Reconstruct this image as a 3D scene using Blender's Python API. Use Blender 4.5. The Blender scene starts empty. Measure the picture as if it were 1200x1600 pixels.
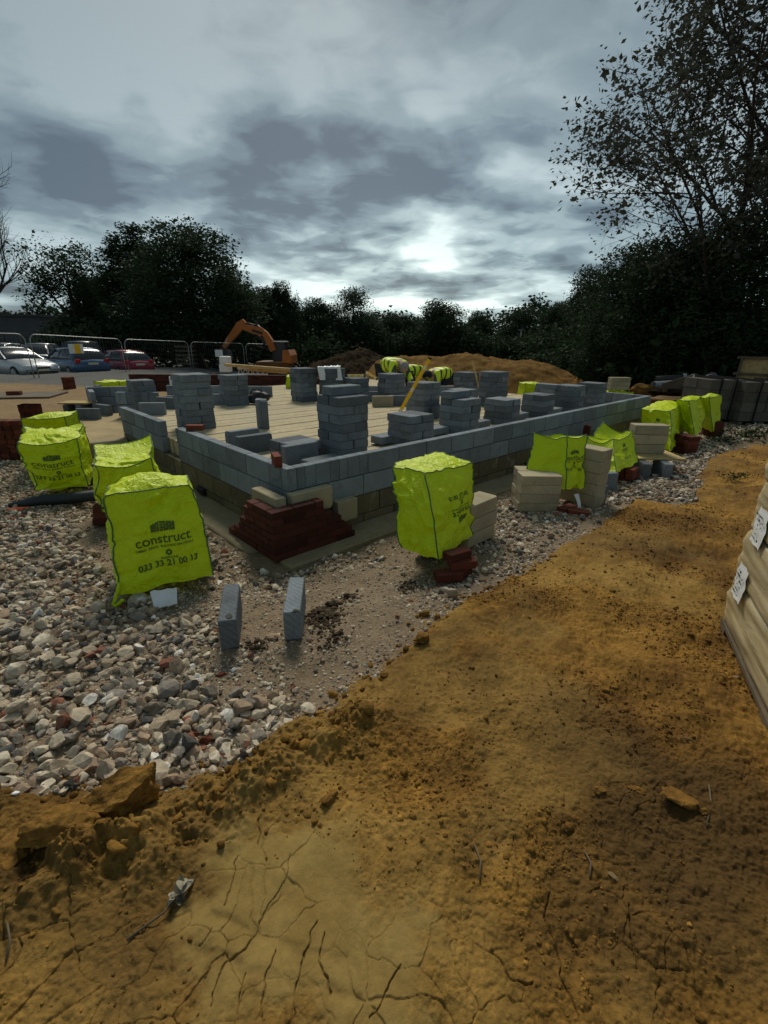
import bpy, bmesh, math, random
import numpy as np
from mathutils import Vector, Matrix

# ------------------------------------------------------------------ camera, sky, sun, exposure
SC = bpy.context.scene
COL = SC.collection
rad = math.radians
F_PX, CX, CY, H_CAM = 718.0, 600.0, 800.0, 1.75      # focal length in photo pixels, centre, eye height


def _basis(hy=529.0, roll=0.010):
    a = np.array([0, hy - CY, F_PX]); b = np.array([1000, hy - CY + 1000 * roll, F_PX])
    n = np.cross(a, b); n /= np.linalg.norm(n)
    if n[1] > 0: n = -n
    f = np.array([0, 0, 1.0]) - n * n[2]; f /= np.linalg.norm(f)
    r = np.cross(f, n)
    if r[0] < 0: r = -r
    return np.array([r, f, n])


RB = _basis()
EYE = np.array([0, 0, H_CAM])


def ray(px, py): return RB @ np.array([px - CX, py - CY, F_PX])


def P(px, py, z):                     # the point of the plane at height z seen at a pixel of the photograph
    d = ray(px, py); t = (z - H_CAM) / d[2]
    return d * t + EYE


def PY(px, py, Y):                    # the point at depth Y seen at a pixel
    d = ray(px, py); return d * (Y / d[1]) + EYE


cam_d = bpy.data.cameras.new("camera"); cam = bpy.data.objects.new("camera", cam_d); COL.objects.link(cam)
right, down, fwd = RB[:, 0], RB[:, 1], RB[:, 2]
cam.matrix_world = Matrix(((right[0], -down[0], -fwd[0], 0), (right[1], -down[1], -fwd[1], 0),
                           (right[2], -down[2], -fwd[2], H_CAM), (0, 0, 0, 1)))
cam_d.sensor_fit = 'HORIZONTAL'; cam_d.sensor_width = 36.0; cam_d.lens = 36.0 * F_PX / 1200.0
cam_d.clip_start = 0.05; cam_d.clip_end = 3000
SC.camera = cam

SUN_EL, SUN_AZ = 48.0, -8.0           # azimuth from +Y (ahead), positive to the right
world = bpy.data.worlds.new("World"); SC.world = world; world.use_nodes = True
SC.view_settings.view_transform = 'Standard'
SC.view_settings.look = 'None'
SC.view_settings.exposure = 0.85
SC.view_settings.gamma = 1.0
SC.cycles.max_bounces = 6
SC.cycles.use_denoising = True


class NT:                              # small helper for node trees
    def __init__(s, tree): s.t = tree
    def n(s, kind, **kw):
        nd = s.t.nodes.new(kind); ins = kw.pop('ins', {})
        for k, v in kw.items(): setattr(nd, k, v)
        for k, v in ins.items():
            sock = nd.inputs[k]
            if hasattr(v, 'is_linked') or hasattr(v, 'links'): s.t.links.new(v, sock)
            else: sock.default_value = v
        return nd
    def link(s, a, b): s.t.links.new(a, b)
    def math(s, op, a, b=0.0, clamp=False):
        nd = s.n('ShaderNodeMath', operation=op, use_clamp=clamp, ins={0: a, 1: b}); return nd.outputs[0]
    def ramp(s, fac, stops, interp='LINEAR'):
        nd = s.n('ShaderNodeValToRGB', ins={'Fac': fac}); cr = nd.color_ramp; cr.interpolation = interp
        while len(cr.elements) < len(stops): cr.elements.new(0.5)
        for e, (p, c) in zip(cr.elements, stops):
            e.position = p; e.color = (c, c, c, 1) if not hasattr(c, '__len__') else (*c[:3], 1)
        return nd.outputs[0]
    def mix(s, fac, a, b, mode='MIX'):
        nd = s.n('ShaderNodeMix', data_type='RGBA', blend_type=mode)
        for i, v in ((0, fac), (6, a), (7, b)):
            if hasattr(v, 'links'): s.t.links.new(v, nd.inputs[i])
            else: nd.inputs[i].default_value = v if i == 0 else (*v[:3], 1)
        return nd.outputs[2]
    def noise(s, vec, scale, detail=4, rough=0.5, dist=0.0):
        nd = s.n('ShaderNodeTexNoise', ins={'Scale': scale, 'Detail': detail, 'Roughness': rough, 'Distortion': dist})
        if vec is not None: s.t.links.new(vec, nd.inputs['Vector'])
        return nd.outputs[0]


def build_world():
    t = world.node_tree; t.nodes.clear(); N = NT(t)
    sky = N.n('ShaderNodeTexSky', sky_type='NISHITA', sun_disc=False, sun_elevation=rad(SUN_EL), sun_rotation=rad(SUN_AZ),
              air_density=1.0, dust_density=2.0)
    tc = N.n('ShaderNodeTexCoord'); sep = N.n('ShaderNodeSeparateXYZ', ins={0: tc.outputs['Generated']})
    zc = N.math('ADD', N.math('MAXIMUM', sep.outputs[2], 0.0), 0.16)
    u = N.math('DIVIDE', sep.outputs[0], zc); v = N.math('DIVIDE', sep.outputs[1], zc)
    pl = N.n('ShaderNodeCombineXYZ', ins={0: N.math('MULTIPLY', u, 0.95), 1: v, 2: 3.7}).outputs[0]
    big = N.noise(pl, 1.0, 3, 0.45, 0.3)
    med = N.noise(pl, 2.2, 4, 0.45, 0.2)
    fine = N.noise(pl, 5.5, 6, 0.55, 0.8)
    s = N.math('ADD', N.math('ADD', N.math('MULTIPLY', big, 0.46), N.math('MULTIPLY', med, 0.45)), N.math('MULTIPLY', fine, 0.13))
    cloud = N.ramp(s, [(0.42, (0.036, 0.058, 0.076)), (0.47, (0.066, 0.100, 0.120)), (0.515, (0.108, 0.150, 0.166)), (0.60, (0.168, 0.212, 0.224))], 'EASE')
    # bright break under the clouds, low and straight ahead
    d = N.n('ShaderNodeVectorMath', operation='NORMALIZE', ins={0: tc.outputs['Generated']}).outputs[0]
    br = Vector((0.03, 1.0, 0.085)).normalized()
    dd = N.n('ShaderNodeVectorMath', operation='MULTIPLY', ins={0: d, 1: (1, 1, 1.6)}).outputs[0]
    dd = N.n('ShaderNodeVectorMath', operation='NORMALIZE', ins={0: dd}).outputs[0]
    dot = N.n('ShaderNodeVectorMath', operation='DOT_PRODUCT', ins={0: dd, 1: Vector((br.x, br.y, br.z * 1.6)).normalized()}).outputs['Value']
    glow = N.ramp(dot, [(0.72, 0.0), (0.90, 0.14), (0.965, 0.45), (1.0, 1.0)])
    elev = N.ramp(sep.outputs[2], [(0.0, 0.95), (0.10, 0.66), (0.25, 0.22), (0.50, 0.0)])
    gl = N.math('ADD', N.math('MULTIPLY', glow, 1.45), N.math('MULTIPLY', elev, 0.75))
    var = N.ramp(s, [(0.42, 0.40), (0.58, 1.2)])
    gain = N.math('ADD', N.math('MULTIPLY', gl, var), 0.80)
    cloud = N.n('ShaderNodeVectorMath', operation='SCALE', ins={0: cloud, 'Scale': gain}).outputs[0]
    cloud = N.mix(glow, cloud, N.mix(1.0, cloud, (1.10, 1.0, 0.90), 'MULTIPLY'))
    skyc = N.n('ShaderNodeVectorMath', operation='SCALE', ins={0: sky.outputs[0], 'Scale': 0.10}).outputs[0]
    out = N.mix(0.93, skyc, cloud)
    bg = N.n('ShaderNodeBackground', ins={'Color': out, 'Strength': 1.0})
    o = N.n('ShaderNodeOutputWorld'); N.link(bg.outputs[0], o.inputs[0])


build_world()
sun_d = bpy.data.lights.new("sun", 'SUN'); sun = bpy.data.objects.new("sun", sun_d); COL.objects.link(sun)
sun_d.energy = 1.5; sun_d.angle = rad(18); sun_d.color = (1.0, 0.93, 0.80)
_sd = Vector((math.sin(rad(SUN_AZ)) * math.cos(rad(SUN_EL)), math.cos(rad(SUN_AZ)) * math.cos(rad(SUN_EL)), math.sin(rad(SUN_EL))))
sun.rotation_euler = _sd.to_track_quat('Z', 'Y').to_euler()

# ------------------------------------------------------------------ noise and mesh helpers
rng = np.random.default_rng(11)
random.seed(11)


def _hash(ix, iy, iz, seed):
    h = (ix.astype(np.int64) * 374761393 + iy.astype(np.int64) * 668265263 + iz.astype(np.int64) * 2147483647 + seed * 974711) & 0x7fffffff
    h = (h ^ (h >> 13)) * 1274126177 & 0x7fffffff
    return ((h ^ (h >> 16)) & 0xffff) / 65535.0


def vnoise(p, seed=0):                 # value noise in -1..1 at points p (n,3) or (n,2)
    p = np.asarray(p, float)
    if p.shape[1] == 2: p = np.column_stack([p, np.zeros(len(p))])
    i = np.floor(p); f = p - i; f = f * f * f * (f * (f * 6 - 15) + 10)
    i = i.astype(np.int64); r = 0
    for dx in (0, 1):
        for dy in (0, 1):
            for dz in (0, 1):
                w = (f[:, 0] if dx else 1 - f[:, 0]) * (f[:, 1] if dy else 1 - f[:, 1]) * (f[:, 2] if dz else 1 - f[:, 2])
                r = r + w * _hash(i[:, 0] + dx, i[:, 1] + dy, i[:, 2] + dz, seed)
    return r * 2 - 1


def fbm(p, octaves=4, seed=0, gain=0.5):
    a, s, r = 1.0, 1.0, 0
    for k in range(octaves):
        r = r + a * vnoise(np.asarray(p) * s + 17.3 * k, seed + k); a *= gain; s *= 2.03
    return r


def sstep(a, b, x):
    t = np.clip((x - a) / (b - a), 0, 1); return t * t * (3 - 2 * t)


def np_mesh(name, V, Q, smooth=False):   # V (n,3), Q (m,k) faces of equal size
    V = np.asarray(V, np.float32); Q = np.asarray(Q, np.int32); me = bpy.data.meshes.new(name)
    k = Q.shape[1]
    me.vertices.add(len(V)); me.vertices.foreach_set('co', V.ravel())
    me.loops.add(Q.size); me.loops.foreach_set('vertex_index', Q.ravel())
    me.polygons.add(len(Q)); me.polygons.foreach_set('loop_start', np.arange(0, Q.size, k, dtype=np.int32))
    me.polygons.foreach_set('use_smooth', np.full(len(Q), smooth))
    me.update(calc_edges=True); me.validate()
    return me


def tag(o, label=None, cat=None, group=None, kind=None):
    if label: o['label'] = label
    if cat: o['category'] = cat
    if group: o['group'] = group
    if kind: o['kind'] = kind
    return o


def obj(name, me, mat=None, parent=None, loc=(0, 0, 0), rz=0.0):
    if mat is not None and not len(me.materials):
        me.materials.append(mat)
    o = bpy.data.objects.new(name, me); COL.objects.link(o)
    o.location = loc; o.rotation_euler = (0, 0, rz)
    if parent is not None: o.parent = parent
    return o


def empty(name, loc=(0, 0, 0), rz=0.0, label=None, cat=None, group=None):
    o = bpy.data.objects.new(name, None); COL.objects.link(o); o.empty_display_size = 0.1
    o.location = loc; o.rotation_euler = (0, 0, rz)
    return tag(o, label, cat, group)


class MB:                              # collects boxes, tubes, lofts into one mesh
    def __init__(s): s.v = []; s.f = []; s.m = []; s.mi = 0
    def add(s, verts, faces):
        b = len(s.v); s.v += [tuple(map(float, v)) for v in verts]
        s.f += [tuple(b + i for i in f) for f in faces]; s.m += [s.mi] * len(faces)
    def box(s, c, size, rz=0.0, M=None, taper=1.0, bev=0.0):
        x, y, z = size[0] / 2, size[1] / 2, size[2] / 2
        if bev > 0:
            b = bev; vs = []; idx = {}
            for sx in (-1, 1):
                for sy in (-1, 1):
                    for sz in (-1, 1):
                        idx[(sx, sy, sz)] = len(vs)
                        vs += [(sx * (x - b), sy * (y - b), sz * z), (sx * (x - b), sy * y, sz * (z - b)), (sx * x, sy * (y - b), sz * (z - b))]
            fs = []
            I = lambda a, k: idx[a] + k
            for sg in (-1, 1):
                q = [(-1, -1), (1, -1), (1, 1), (-1, 1)]
                if sg < 0: q = q[::-1]
                fs.append([I((a, b2, sg), 0) for a, b2 in q])
                q2 = [(-1, -1), (-1, 1), (1, 1), (1, -1)]
                if sg < 0: q2 = q2[::-1]
                fs.append([I((a, sg, b2), 1) for a, b2 in q2])
                q3 = [(-1, -1), (1, -1), (1, 1), (-1, 1)]
                if sg < 0: q3 = q3[::-1]
                fs.append([I((sg, a, b2), 2) for a, b2 in q3])
            for s1 in (-1, 1):
                for s2 in (-1, 1):
                    fs.append([I((-1, s1, s2), 0), I((1, s1, s2), 0), I((1, s1, s2), 1), I((-1, s1, s2), 1)])
                    fs.append([I((s1, -1, s2), 0), I((s1, 1, s2), 0), I((s1, 1, s2), 2), I((s1, -1, s2), 2)])
                    fs.append([I((s1, s2, -1), 1), I((s1, s2, 1), 1), I((s1, s2, 1), 2), I((s1, s2, -1), 2)])
                    for s3 in (-1, 1): fs.append([I((s1, s2, s3), 0), I((s1, s2, s3), 1), I((s1, s2, s3), 2)])
        else:
            vs = [(sx * x * (taper if sz > 0 else 1), sy * y * (taper if sz > 0 else 1), sz * z) for sz in (-1, 1) for sx, sy in ((-1, -1), (1, -1), (1, 1), (-1, 1))]
            fs = [(3, 2, 1, 0), (4, 5, 6, 7), (0, 1, 5, 4), (1, 2, 6, 5), (2, 3, 7, 6), (3, 0, 4, 7)]
        ca, sa = math.cos(rz), math.sin(rz)
        out = []
        for v in vs:
            if M is not None:
                w = M @ Vector(v); out.append((w.x + c[0], w.y + c[1], w.z + c[2]))
            else: out.append((v[0] * ca - v[1] * sa + c[0], v[0] * sa + v[1] * ca + c[1], v[2] + c[2]))
        s.add(out, fs)
    def bar(s, a, b, w, h=None, up=(0, 0, 1)):   # square bar from a to b
        a, b = Vector(a), Vector(b); d = b - a; L = d.length; h = h or w
        zx = d.normalized(); yy = Vector(up).cross(zx)
        if yy.length < 1e-4: yy = Vector((0, 1, 0)).cross(zx)
        yy.normalize(); zz = zx.cross(yy)
        M = Matrix((zx, yy, zz)).transposed()
        s.box((a + b) / 2, (L, w, h), M=M)
    def tube(s, pts, r, n=8, cap=True):
        pts = [Vector(p) for p in pts]; rs = r if hasattr(r, '__len__') else [r] * len(pts)
        rings = []; prev = None
        for i, p in enumerate(pts):
            d = (pts[min(i + 1, len(pts) - 1)] - pts[max(i - 1, 0)]).normalized()
            if prev is None:
                x = d.orthogonal().normalized()
            else:
                x = prev - d * prev.dot(d)
                x = x.normalized() if x.length > 1e-6 else d.orthogonal().normalized()
            prev = x; y = d.cross(x)
            rings.append([p + (x * math.cos(2 * math.pi * k / n) + y * math.sin(2 * math.pi * k / n)) * rs[i] for k in range(n)])
        vs = [v for ring in rings for v in ring]; fs = []
        for i in range(len(pts) - 1):
            for k in range(n):
                fs.append((i * n + k, i * n + (k + 1) % n, (i + 1) * n + (k + 1) % n, (i + 1) * n + k))
        if cap: fs += [tuple(range(n))[::-1], tuple(range((len(pts) - 1) * n, len(pts) * n))]
        s.add(vs, fs)
    def loft(s, rings, cap=True):
        n = len(rings[0]); vs = [v for r in rings for v in r]; fs = []
        for i in range(len(rings) - 1):
            for k in range(n): fs.append((i * n + k, i * n + (k + 1) % n, (i + 1) * n + (k + 1) % n, (i + 1) * n + k))
        if cap: fs += [tuple(range(n))[::-1], tuple(range((len(rings) - 1) * n, len(rings) * n))]
        s.add(vs, fs)
    def prism(s, outline, y0, y1):     # outline in x,z extruded along y
        n = len(outline); vs = [(x, y0, z) for x, z in outline] + [(x, y1, z) for x, z in outline]
        fs = [tuple(range(n)), tuple(range(n, 2 * n))[::-1]] + [(i, n + i, n + (i + 1) % n, (i + 1) % n) for i in range(n)]
        s.add(vs, fs)
    def mesh(s, name, smooth=False, fix=True):
        me = bpy.data.meshes.new(name); me.from_pydata(s.v, [], s.f)
        if fix:
            bm = bmesh.new(); bm.from_mesh(me); bmesh.ops.recalc_face_normals(bm, faces=bm.faces); bm.to_mesh(me); bm.free()
        if smooth: me.polygons.foreach_set('use_smooth', [True] * len(me.polygons))
        if any(s.m): me.polygons.foreach_set('material_index', s.m)
        me.update(); return me
    def build(s, name, mat, parent=None, smooth=False, loc=(0, 0, 0), rz=0.0):
        return obj(name, s.mesh(name, smooth), mat, parent, loc, rz)


# ------------------------------------------------------------------ materials
def mat_new(name):
    m = bpy.data.materials.new(name); m.use_nodes = True; t = m.node_tree; t.nodes.clear(); N = NT(t)
    b = N.n('ShaderNodeBsdfPrincipled'); o = N.n('ShaderNodeOutputMaterial'); N.link(b.outputs[0], o.inputs[0])
    return m, N, b, o


def plain(name, c, rough=0.6, metal=0.0, var=0.15, scale=6.0, bump=0.15, dark=None, spec=0.4):
    m, N, b, o = mat_new(name)
    tc = N.n('ShaderNodeTexCoord').outputs['Object']
    n1 = N.noise(tc, scale, 5, 0.6)
    f = N.ramp(n1, [(0.3, 1 - var), (0.7, 1 + var)])
    col = N.mix(1.0, c, f, 'MULTIPLY')
    N.link(col, b.inputs['Base Color'])
    b.inputs['Roughness'].default_value = rough; b.inputs['Metallic'].default_value = metal; b.inputs['Specular IOR Level'].default_value = spec
    if bump:
        bp = N.n('ShaderNodeBump', ins={'Strength': bump, 'Distance': 0.01, 'Height': N.noise(tc, scale * 8, 4, 0.6)}); N.link(bp.outputs[0], b.inputs['Normal'])
    return m


def blockmat(name, c, var=0.10, island=False, stain=0.35, grain=90.0, stain_col=(0.05, 0.05, 0.045), stripes=False, spec=0.25):
    m, N, b, o = mat_new(name)
    tc = N.n('ShaderNodeTexCoord').outputs['Object']; geo = N.n('ShaderNodeNewGeometry')
    r = geo.outputs['Random Per Island'] if island else N.n('ShaderNodeObjectInfo').outputs['Random']
    vec = N.n('ShaderNodeVectorMath', operation='ADD', ins={0: tc}).outputs[0]
    N.link(N.n('ShaderNodeVectorMath', operation='SCALE', ins={0: (37.1, 21.7, 11.3), 'Scale': r}).outputs[0], vec.node.inputs[1])
    k = N.ramp(r, [(0.0, 1 - var), (1.0, 1 + var)])
    base = N.mix(1.0, c, k, 'MULTIPLY')
    g = N.noise(vec, grain, 3, 0.7)
    base = N.mix(1.0, base, N.ramp(g, [(0.3, 0.78), (0.55, 1.0), (0.75, 1.2)]), 'MULTIPLY')
    sm = N.noise(vec, 3.2, 6, 0.62, 0.6)
    base = N.mix(1.0, base, N.ramp(sm, [(0.3, 0.80), (0.68, 1.14)]), 'MULTIPLY')
    if stripes:                        # saw marks of cut blocks
        w = N.n('ShaderNodeTexWave', wave_type='BANDS', bands_direction='DIAGONAL', ins={'Vector': vec, 'Scale': 14.0, 'Distortion': 5.0, 'Detail': 3.0}).outputs[0]
        base = N.mix(1.0, base, N.ramp(w, [(0.0, 0.86), (1.0, 1.08)]), 'MULTIPLY')
    if stain:
        st = N.noise(vec, 5.0, 5, 0.65, 1.2)
        base = N.mix(N.math('MULTIPLY', N.ramp(st, [(0.56, 0.0), (0.70, 1.0)]), stain), base, stain_col)
    N.link(base, b.inputs['Base Color']); b.inputs['Roughness'].default_value = 0.9; b.inputs['Specular IOR Level'].default_value = spec
    h = N.math('ADD', N.math('MULTIPLY', g, 0.5), N.noise(vec, 22.0, 5, 0.65))
    bp = N.n('ShaderNodeBump', ins={'Strength': 0.35, 'Distance': 0.006, 'Height': h}); N.link(bp.outputs[0], b.inputs['Normal'])
    return m


M = {}
M['grey_block'] = blockmat('grey_block', (0.145, 0.165, 0.181), 0.36, stripes=True, stain=0.5, stain_col=(0.035, 0.038, 0.04))
M['grey_wall'] = blockmat('grey_wall_block', (0.180, 0.206, 0.226), 0.20, island=True)
M['beige_block'] = blockmat('beige_block', (0.36, 0.31, 0.20), 0.10, stain=0.2, stain_col=(0.2, 0.15, 0.08))
M['dense_wall'] = blockmat('dense_wall_block', (0.125, 0.105, 0.062), 0.25, island=True, stain=0.75, stain_col=(0.27, 0.25, 0.19))
M['mortar'] = blockmat('mortar', (0.075, 0.07, 0.06), 0.05, stain=0.4)
M['brick'] = blockmat('red_brick', (0.115, 0.030, 0.016), 0.35, stain=0.35, stain_col=(0.06, 0.018, 0.012))
M['brick_wall'] = blockmat('red_brick_wall', (0.070, 0.019, 0.012), 0.40, island=True, stain=0.3, stain_col=(0.06, 0.02, 0.012))
M['footing'] = blockmat('footing_concrete', (0.26, 0.215, 0.13), 0.05, stain=0.5, grain=50, stain_col=(0.14, 0.10, 0.05))
M['board'] = blockmat('sheet_board', (0.42, 0.31, 0.13), 0.12, stain=0.3, grain=25, stain_col=(0.2, 0.13, 0.05))
M['timber'] = plain('pale_timber', (0.52, 0.34, 0.12), 0.7, var=0.25, scale=3)
M['old_timber'] = plain('weathered_timber', (0.10, 0.075, 0.045), 0.85, var=0.3, scale=4)
M['black'] = plain('black_plastic', (0.012, 0.012, 0.013), 0.55)
M['rubber'] = plain('black_rubber', (0.015, 0.015, 0.016), 0.85)
M['steel'] = plain('galvanised_steel', (0.30, 0.31, 0.31), 0.45, 0.6, var=0.1)
M['white'] = plain('white_sheet', (0.72, 0.73, 0.72), 0.6, var=0.06)
M['sand'] = plain('pale_sand', (0.33, 0.25, 0.125), 0.95, var=0.25, scale=2.5, bump=0.8)
M['level_yellow'] = plain('yellow_paint', (0.85, 0.47, 0.004), 0.4, var=0.05, bump=0.0)
M['dark_metal'] = plain('dark_metal', (0.03, 0.03, 0.032), 0.5, 0.3)
M['machine_orange'] = plain('orange_machine_paint', (0.36, 0.105, 0.007), 0.45, var=0.2, scale=2)
M['bark'] = plain('bark', (0.035, 0.03, 0.024), 0.95, var=0.3, scale=5, bump=0.6)
M['plaster'] = plain('grey_render', (0.06, 0.065, 0.07), 0.9, var=0.15, scale=1)
M['pipe_grey'] = plain('grey_plastic', (0.22, 0.24, 0.25), 0.5)
M['orange_cloth'] = plain('orange_cloth', (0.78, 0.13, 0.04), 0.8)
M['tarp'] = plain('dark_tarpaulin', (0.02, 0.024, 0.026), 0.6, bump=0.4)
M['glass'] = plain('car_glass', (0.03, 0.035, 0.04), 0.16, var=0.0, bump=0.0, spec=0.35)
M['ply'] = blockmat('hoarding_board', (0.42, 0.31, 0.14), 0.08, island=True, stain=0.35, grain=18, stain_col=(0.16, 0.11, 0.05))


def bag_material():
    m, N, b, o = mat_new('fluorescent_bag_cloth')
    tc = N.n('ShaderNodeTexCoord').outputs['Object']
    warp = N.n('ShaderNodeTexNoise', ins={'Vector': tc, 'Scale': 5.0, 'Detail': 3.0}).outputs['Color']
    v2 = N.n('ShaderNodeVectorMath', operation='MULTIPLY_ADD', ins={0: warp, 1: (0.35, 0.35, 0.35), 2: tc}).outputs[0]
    n1 = N.noise(v2, 5.0, 2, 0.5, 1.2)
    ridge = N.math('ABSOLUTE', N.math('SUBTRACT', n1, 0.5))
    n2 = N.noise(v2, 15.0, 3, 0.55, 0.8)
    ridge2 = N.math('ABSOLUTE', N.math('SUBTRACT', n2, 0.5))
    h = N.math('ADD', N.ramp(ridge, [(0.0, 1.0), (0.10, 0.35), (0.3, 0.0)]), N.math('MULTIPLY', N.ramp(ridge2, [(0.0, 1.0), (0.16, 0.0)]), 0.35))
    bp = N.n('ShaderNodeBump', ins={'Strength': 0.5, 'Distance': 0.018, 'Height': h})
    dirt = N.noise(tc, 4.0, 6, 0.7)
    col = N.mix(N.ramp(dirt, [(0.5, 0.0), (0.8, 0.35)]), (0.62, 0.75, 0.0015), (0.38, 0.42, 0.010))
    N.link(col, b.inputs['Base Color']); b.inputs['Roughness'].default_value = 0.48; b.inputs['Specular IOR Level'].default_value = 0.35
    N.link(bp.outputs[0], b.inputs['Normal'])
    tr = N.n('ShaderNodeBsdfTranslucent', ins={'Color': col}); N.link(bp.outputs[0], tr.inputs['Normal'])
    mx = N.n('ShaderNodeMixShader', ins={0: 0.22}); N.link(b.outputs[0], mx.inputs[1]); N.link(tr.outputs[0], mx.inputs[2])
    N.link(mx.outputs[0], o.inputs[0])
    return m


M['bag'] = bag_material()
M['bag_print'] = plain('dark_green_print', (0.075, 0.115, 0.006), 0.6, var=0.2, scale=20, bump=0.0)
M['bag_seam'] = plain('blue_green_seam', (0.055, 0.135, 0.05), 0.6, var=0.2)


def leaf_material(name, c, c2, trans=0.25):
    m, N, b, o = mat_new(name)
    r = N.n('ShaderNodeNewGeometry').outputs['Random Per Island']
    tc = N.n('ShaderNodeTexCoord').outputs['Object']
    f = N.math('ADD', N.math('MULTIPLY', r, 0.6), N.math('MULTIPLY', N.noise(tc, 0.5, 2), 0.4))
    col = N.mix(f, c, c2)
    N.link(col, b.inputs['Base Color']); b.inputs['Roughness'].default_value = 0.75; b.inputs['Specular IOR Level'].default_value = 0.15
    tr = N.n('ShaderNodeBsdfTranslucent', ins={'Color': col})
    mx = N.n('ShaderNodeMixShader', ins={0: trans}); N.link(b.outputs[0], mx.inputs[1]); N.link(tr.outputs[0], mx.inputs[2]); N.link(mx.outputs[0], o.inputs[0])
    return m


M['leaf'] = leaf_material('dark_green_leaves', (0.013, 0.027, 0.014), (0.040, 0.070, 0.030))
M['leaf_pale'] = leaf_material('grey_green_leaves', (0.035, 0.052, 0.036), (0.075, 0.098, 0.062))
M['leaf_bronze'] = leaf_material('dull_windblown_leaves', (0.035, 0.042, 0.034), (0.085, 0.095, 0.070), 0.2)  # leaf colours lightened so that they take in haze
M['weed'] = leaf_material('weed_leaves', (0.015, 0.032, 0.008), (0.04, 0.065, 0.018))


def stone_material():
    m, N, b, o = mat_new('mixed_rubble_stone')
    g = N.n('ShaderNodeNewGeometry'); r = g.outputs['Random Per Island']; tc = N.n('ShaderNodeTexCoord').outputs['Object']
    c = N.ramp(r, [(0.0, (0.48, 0.40, 0.29)), (0.14, (0.33, 0.265, 0.185)), (0.26, (0.19, 0.165, 0.13)), (0.36, (0.56, 0.49, 0.37)), (0.48, (0.26, 0.19, 0.13)),
                   (0.58, (0.085, 0.082, 0.078)), (0.66, (0.42, 0.35, 0.25)), (0.77, (0.21, 0.185, 0.155)), (0.86, (0.33, 0.235, 0.155)),
                   (0.935, (0.22, 0.085, 0.052)), (0.970, (0.66, 0.63, 0.56))], 'CONSTANT')
    c = N.mix(1.0, c, N.ramp(N.noise(tc, 30.0, 6, 0.7), [(0.3, 0.62), (0.7, 1.30)]), 'MULTIPLY')
    dust = N.noise(tc, 11.0, 5, 0.6)
    c = N.mix(N.ramp(dust, [(0.48, 0.0), (0.72, 0.5)]), c, (0.27, 0.205, 0.125))
    N.link(c, b.inputs['Base Color']); b.inputs['Roughness'].default_value = 0.92; b.inputs['Specular IOR Level'].default_value = 0.25
    bp = N.n('ShaderNodeBump', ins={'Strength': 0.55, 'Distance': 0.008, 'Height': N.noise(tc, 55.0, 6, 0.7)}); N.link(bp.outputs[0], b.inputs['Normal'])
    return m


M['tan_stone'] = blockmat('tan_stone', (0.21, 0.145, 0.065), 0.1, stain=0.3, grain=60, stain_col=(0.12, 0.075, 0.03))
M['stone'] = stone_material()


def clay_color(N, pos):
    big = N.noise(pos, 1.0, 7, 0.66, 0.5); mid = N.noise(pos, 5.5, 6, 0.65, 0.3); fin = N.noise(pos, 38.0, 5, 0.7)
    c = N.ramp(big, [(0.28, (0.070, 0.036, 0.010)), (0.42, (0.135, 0.068, 0.015)), (0.57, (0.240, 0.128, 0.025)), (0.74, (0.310, 0.180, 0.042))])
    c = N.mix(1.0, c, N.ramp(mid, [(0.28, 0.58), (0.5, 0.98), (0.74, 1.32)]), 'MULTIPLY')
    c = N.mix(1.0, c, N.ramp(fin, [(0.3, 0.62), (0.7, 1.36)]), 'MULTIPLY')
    return c, mid, fin


def clod_material():
    m, N, b, o = mat_new('crumbly_clay')
    tc = N.n('ShaderNodeTexCoord').outputs['Object']; r = N.n('ShaderNodeNewGeometry').outputs['Random Per Island']
    c, mid, fin = clay_color(N, tc)
    c = N.mix(1.0, c, N.ramp(r, [(0.0, 0.78), (0.9, 1.12), (1.0, 1.7)]), 'MULTIPLY')
    N.link(c, b.inputs['Base Color']); b.inputs['Roughness'].default_value = 0.95; b.inputs['Specular IOR Level'].default_value = 0.15
    h = N.math('ADD', N.noise(tc, 16.0, 6, 0.7), N.math('MULTIPLY', N.noise(tc, 90.0, 4, 0.7), 0.35))
    bp = N.n('ShaderNodeBump', ins={'Strength': 0.8, 'Distance': 0.02, 'Height': h}); N.link(bp.outputs[0], b.inputs['Normal'])
    return m


M['clod'] = clod_material()


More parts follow.
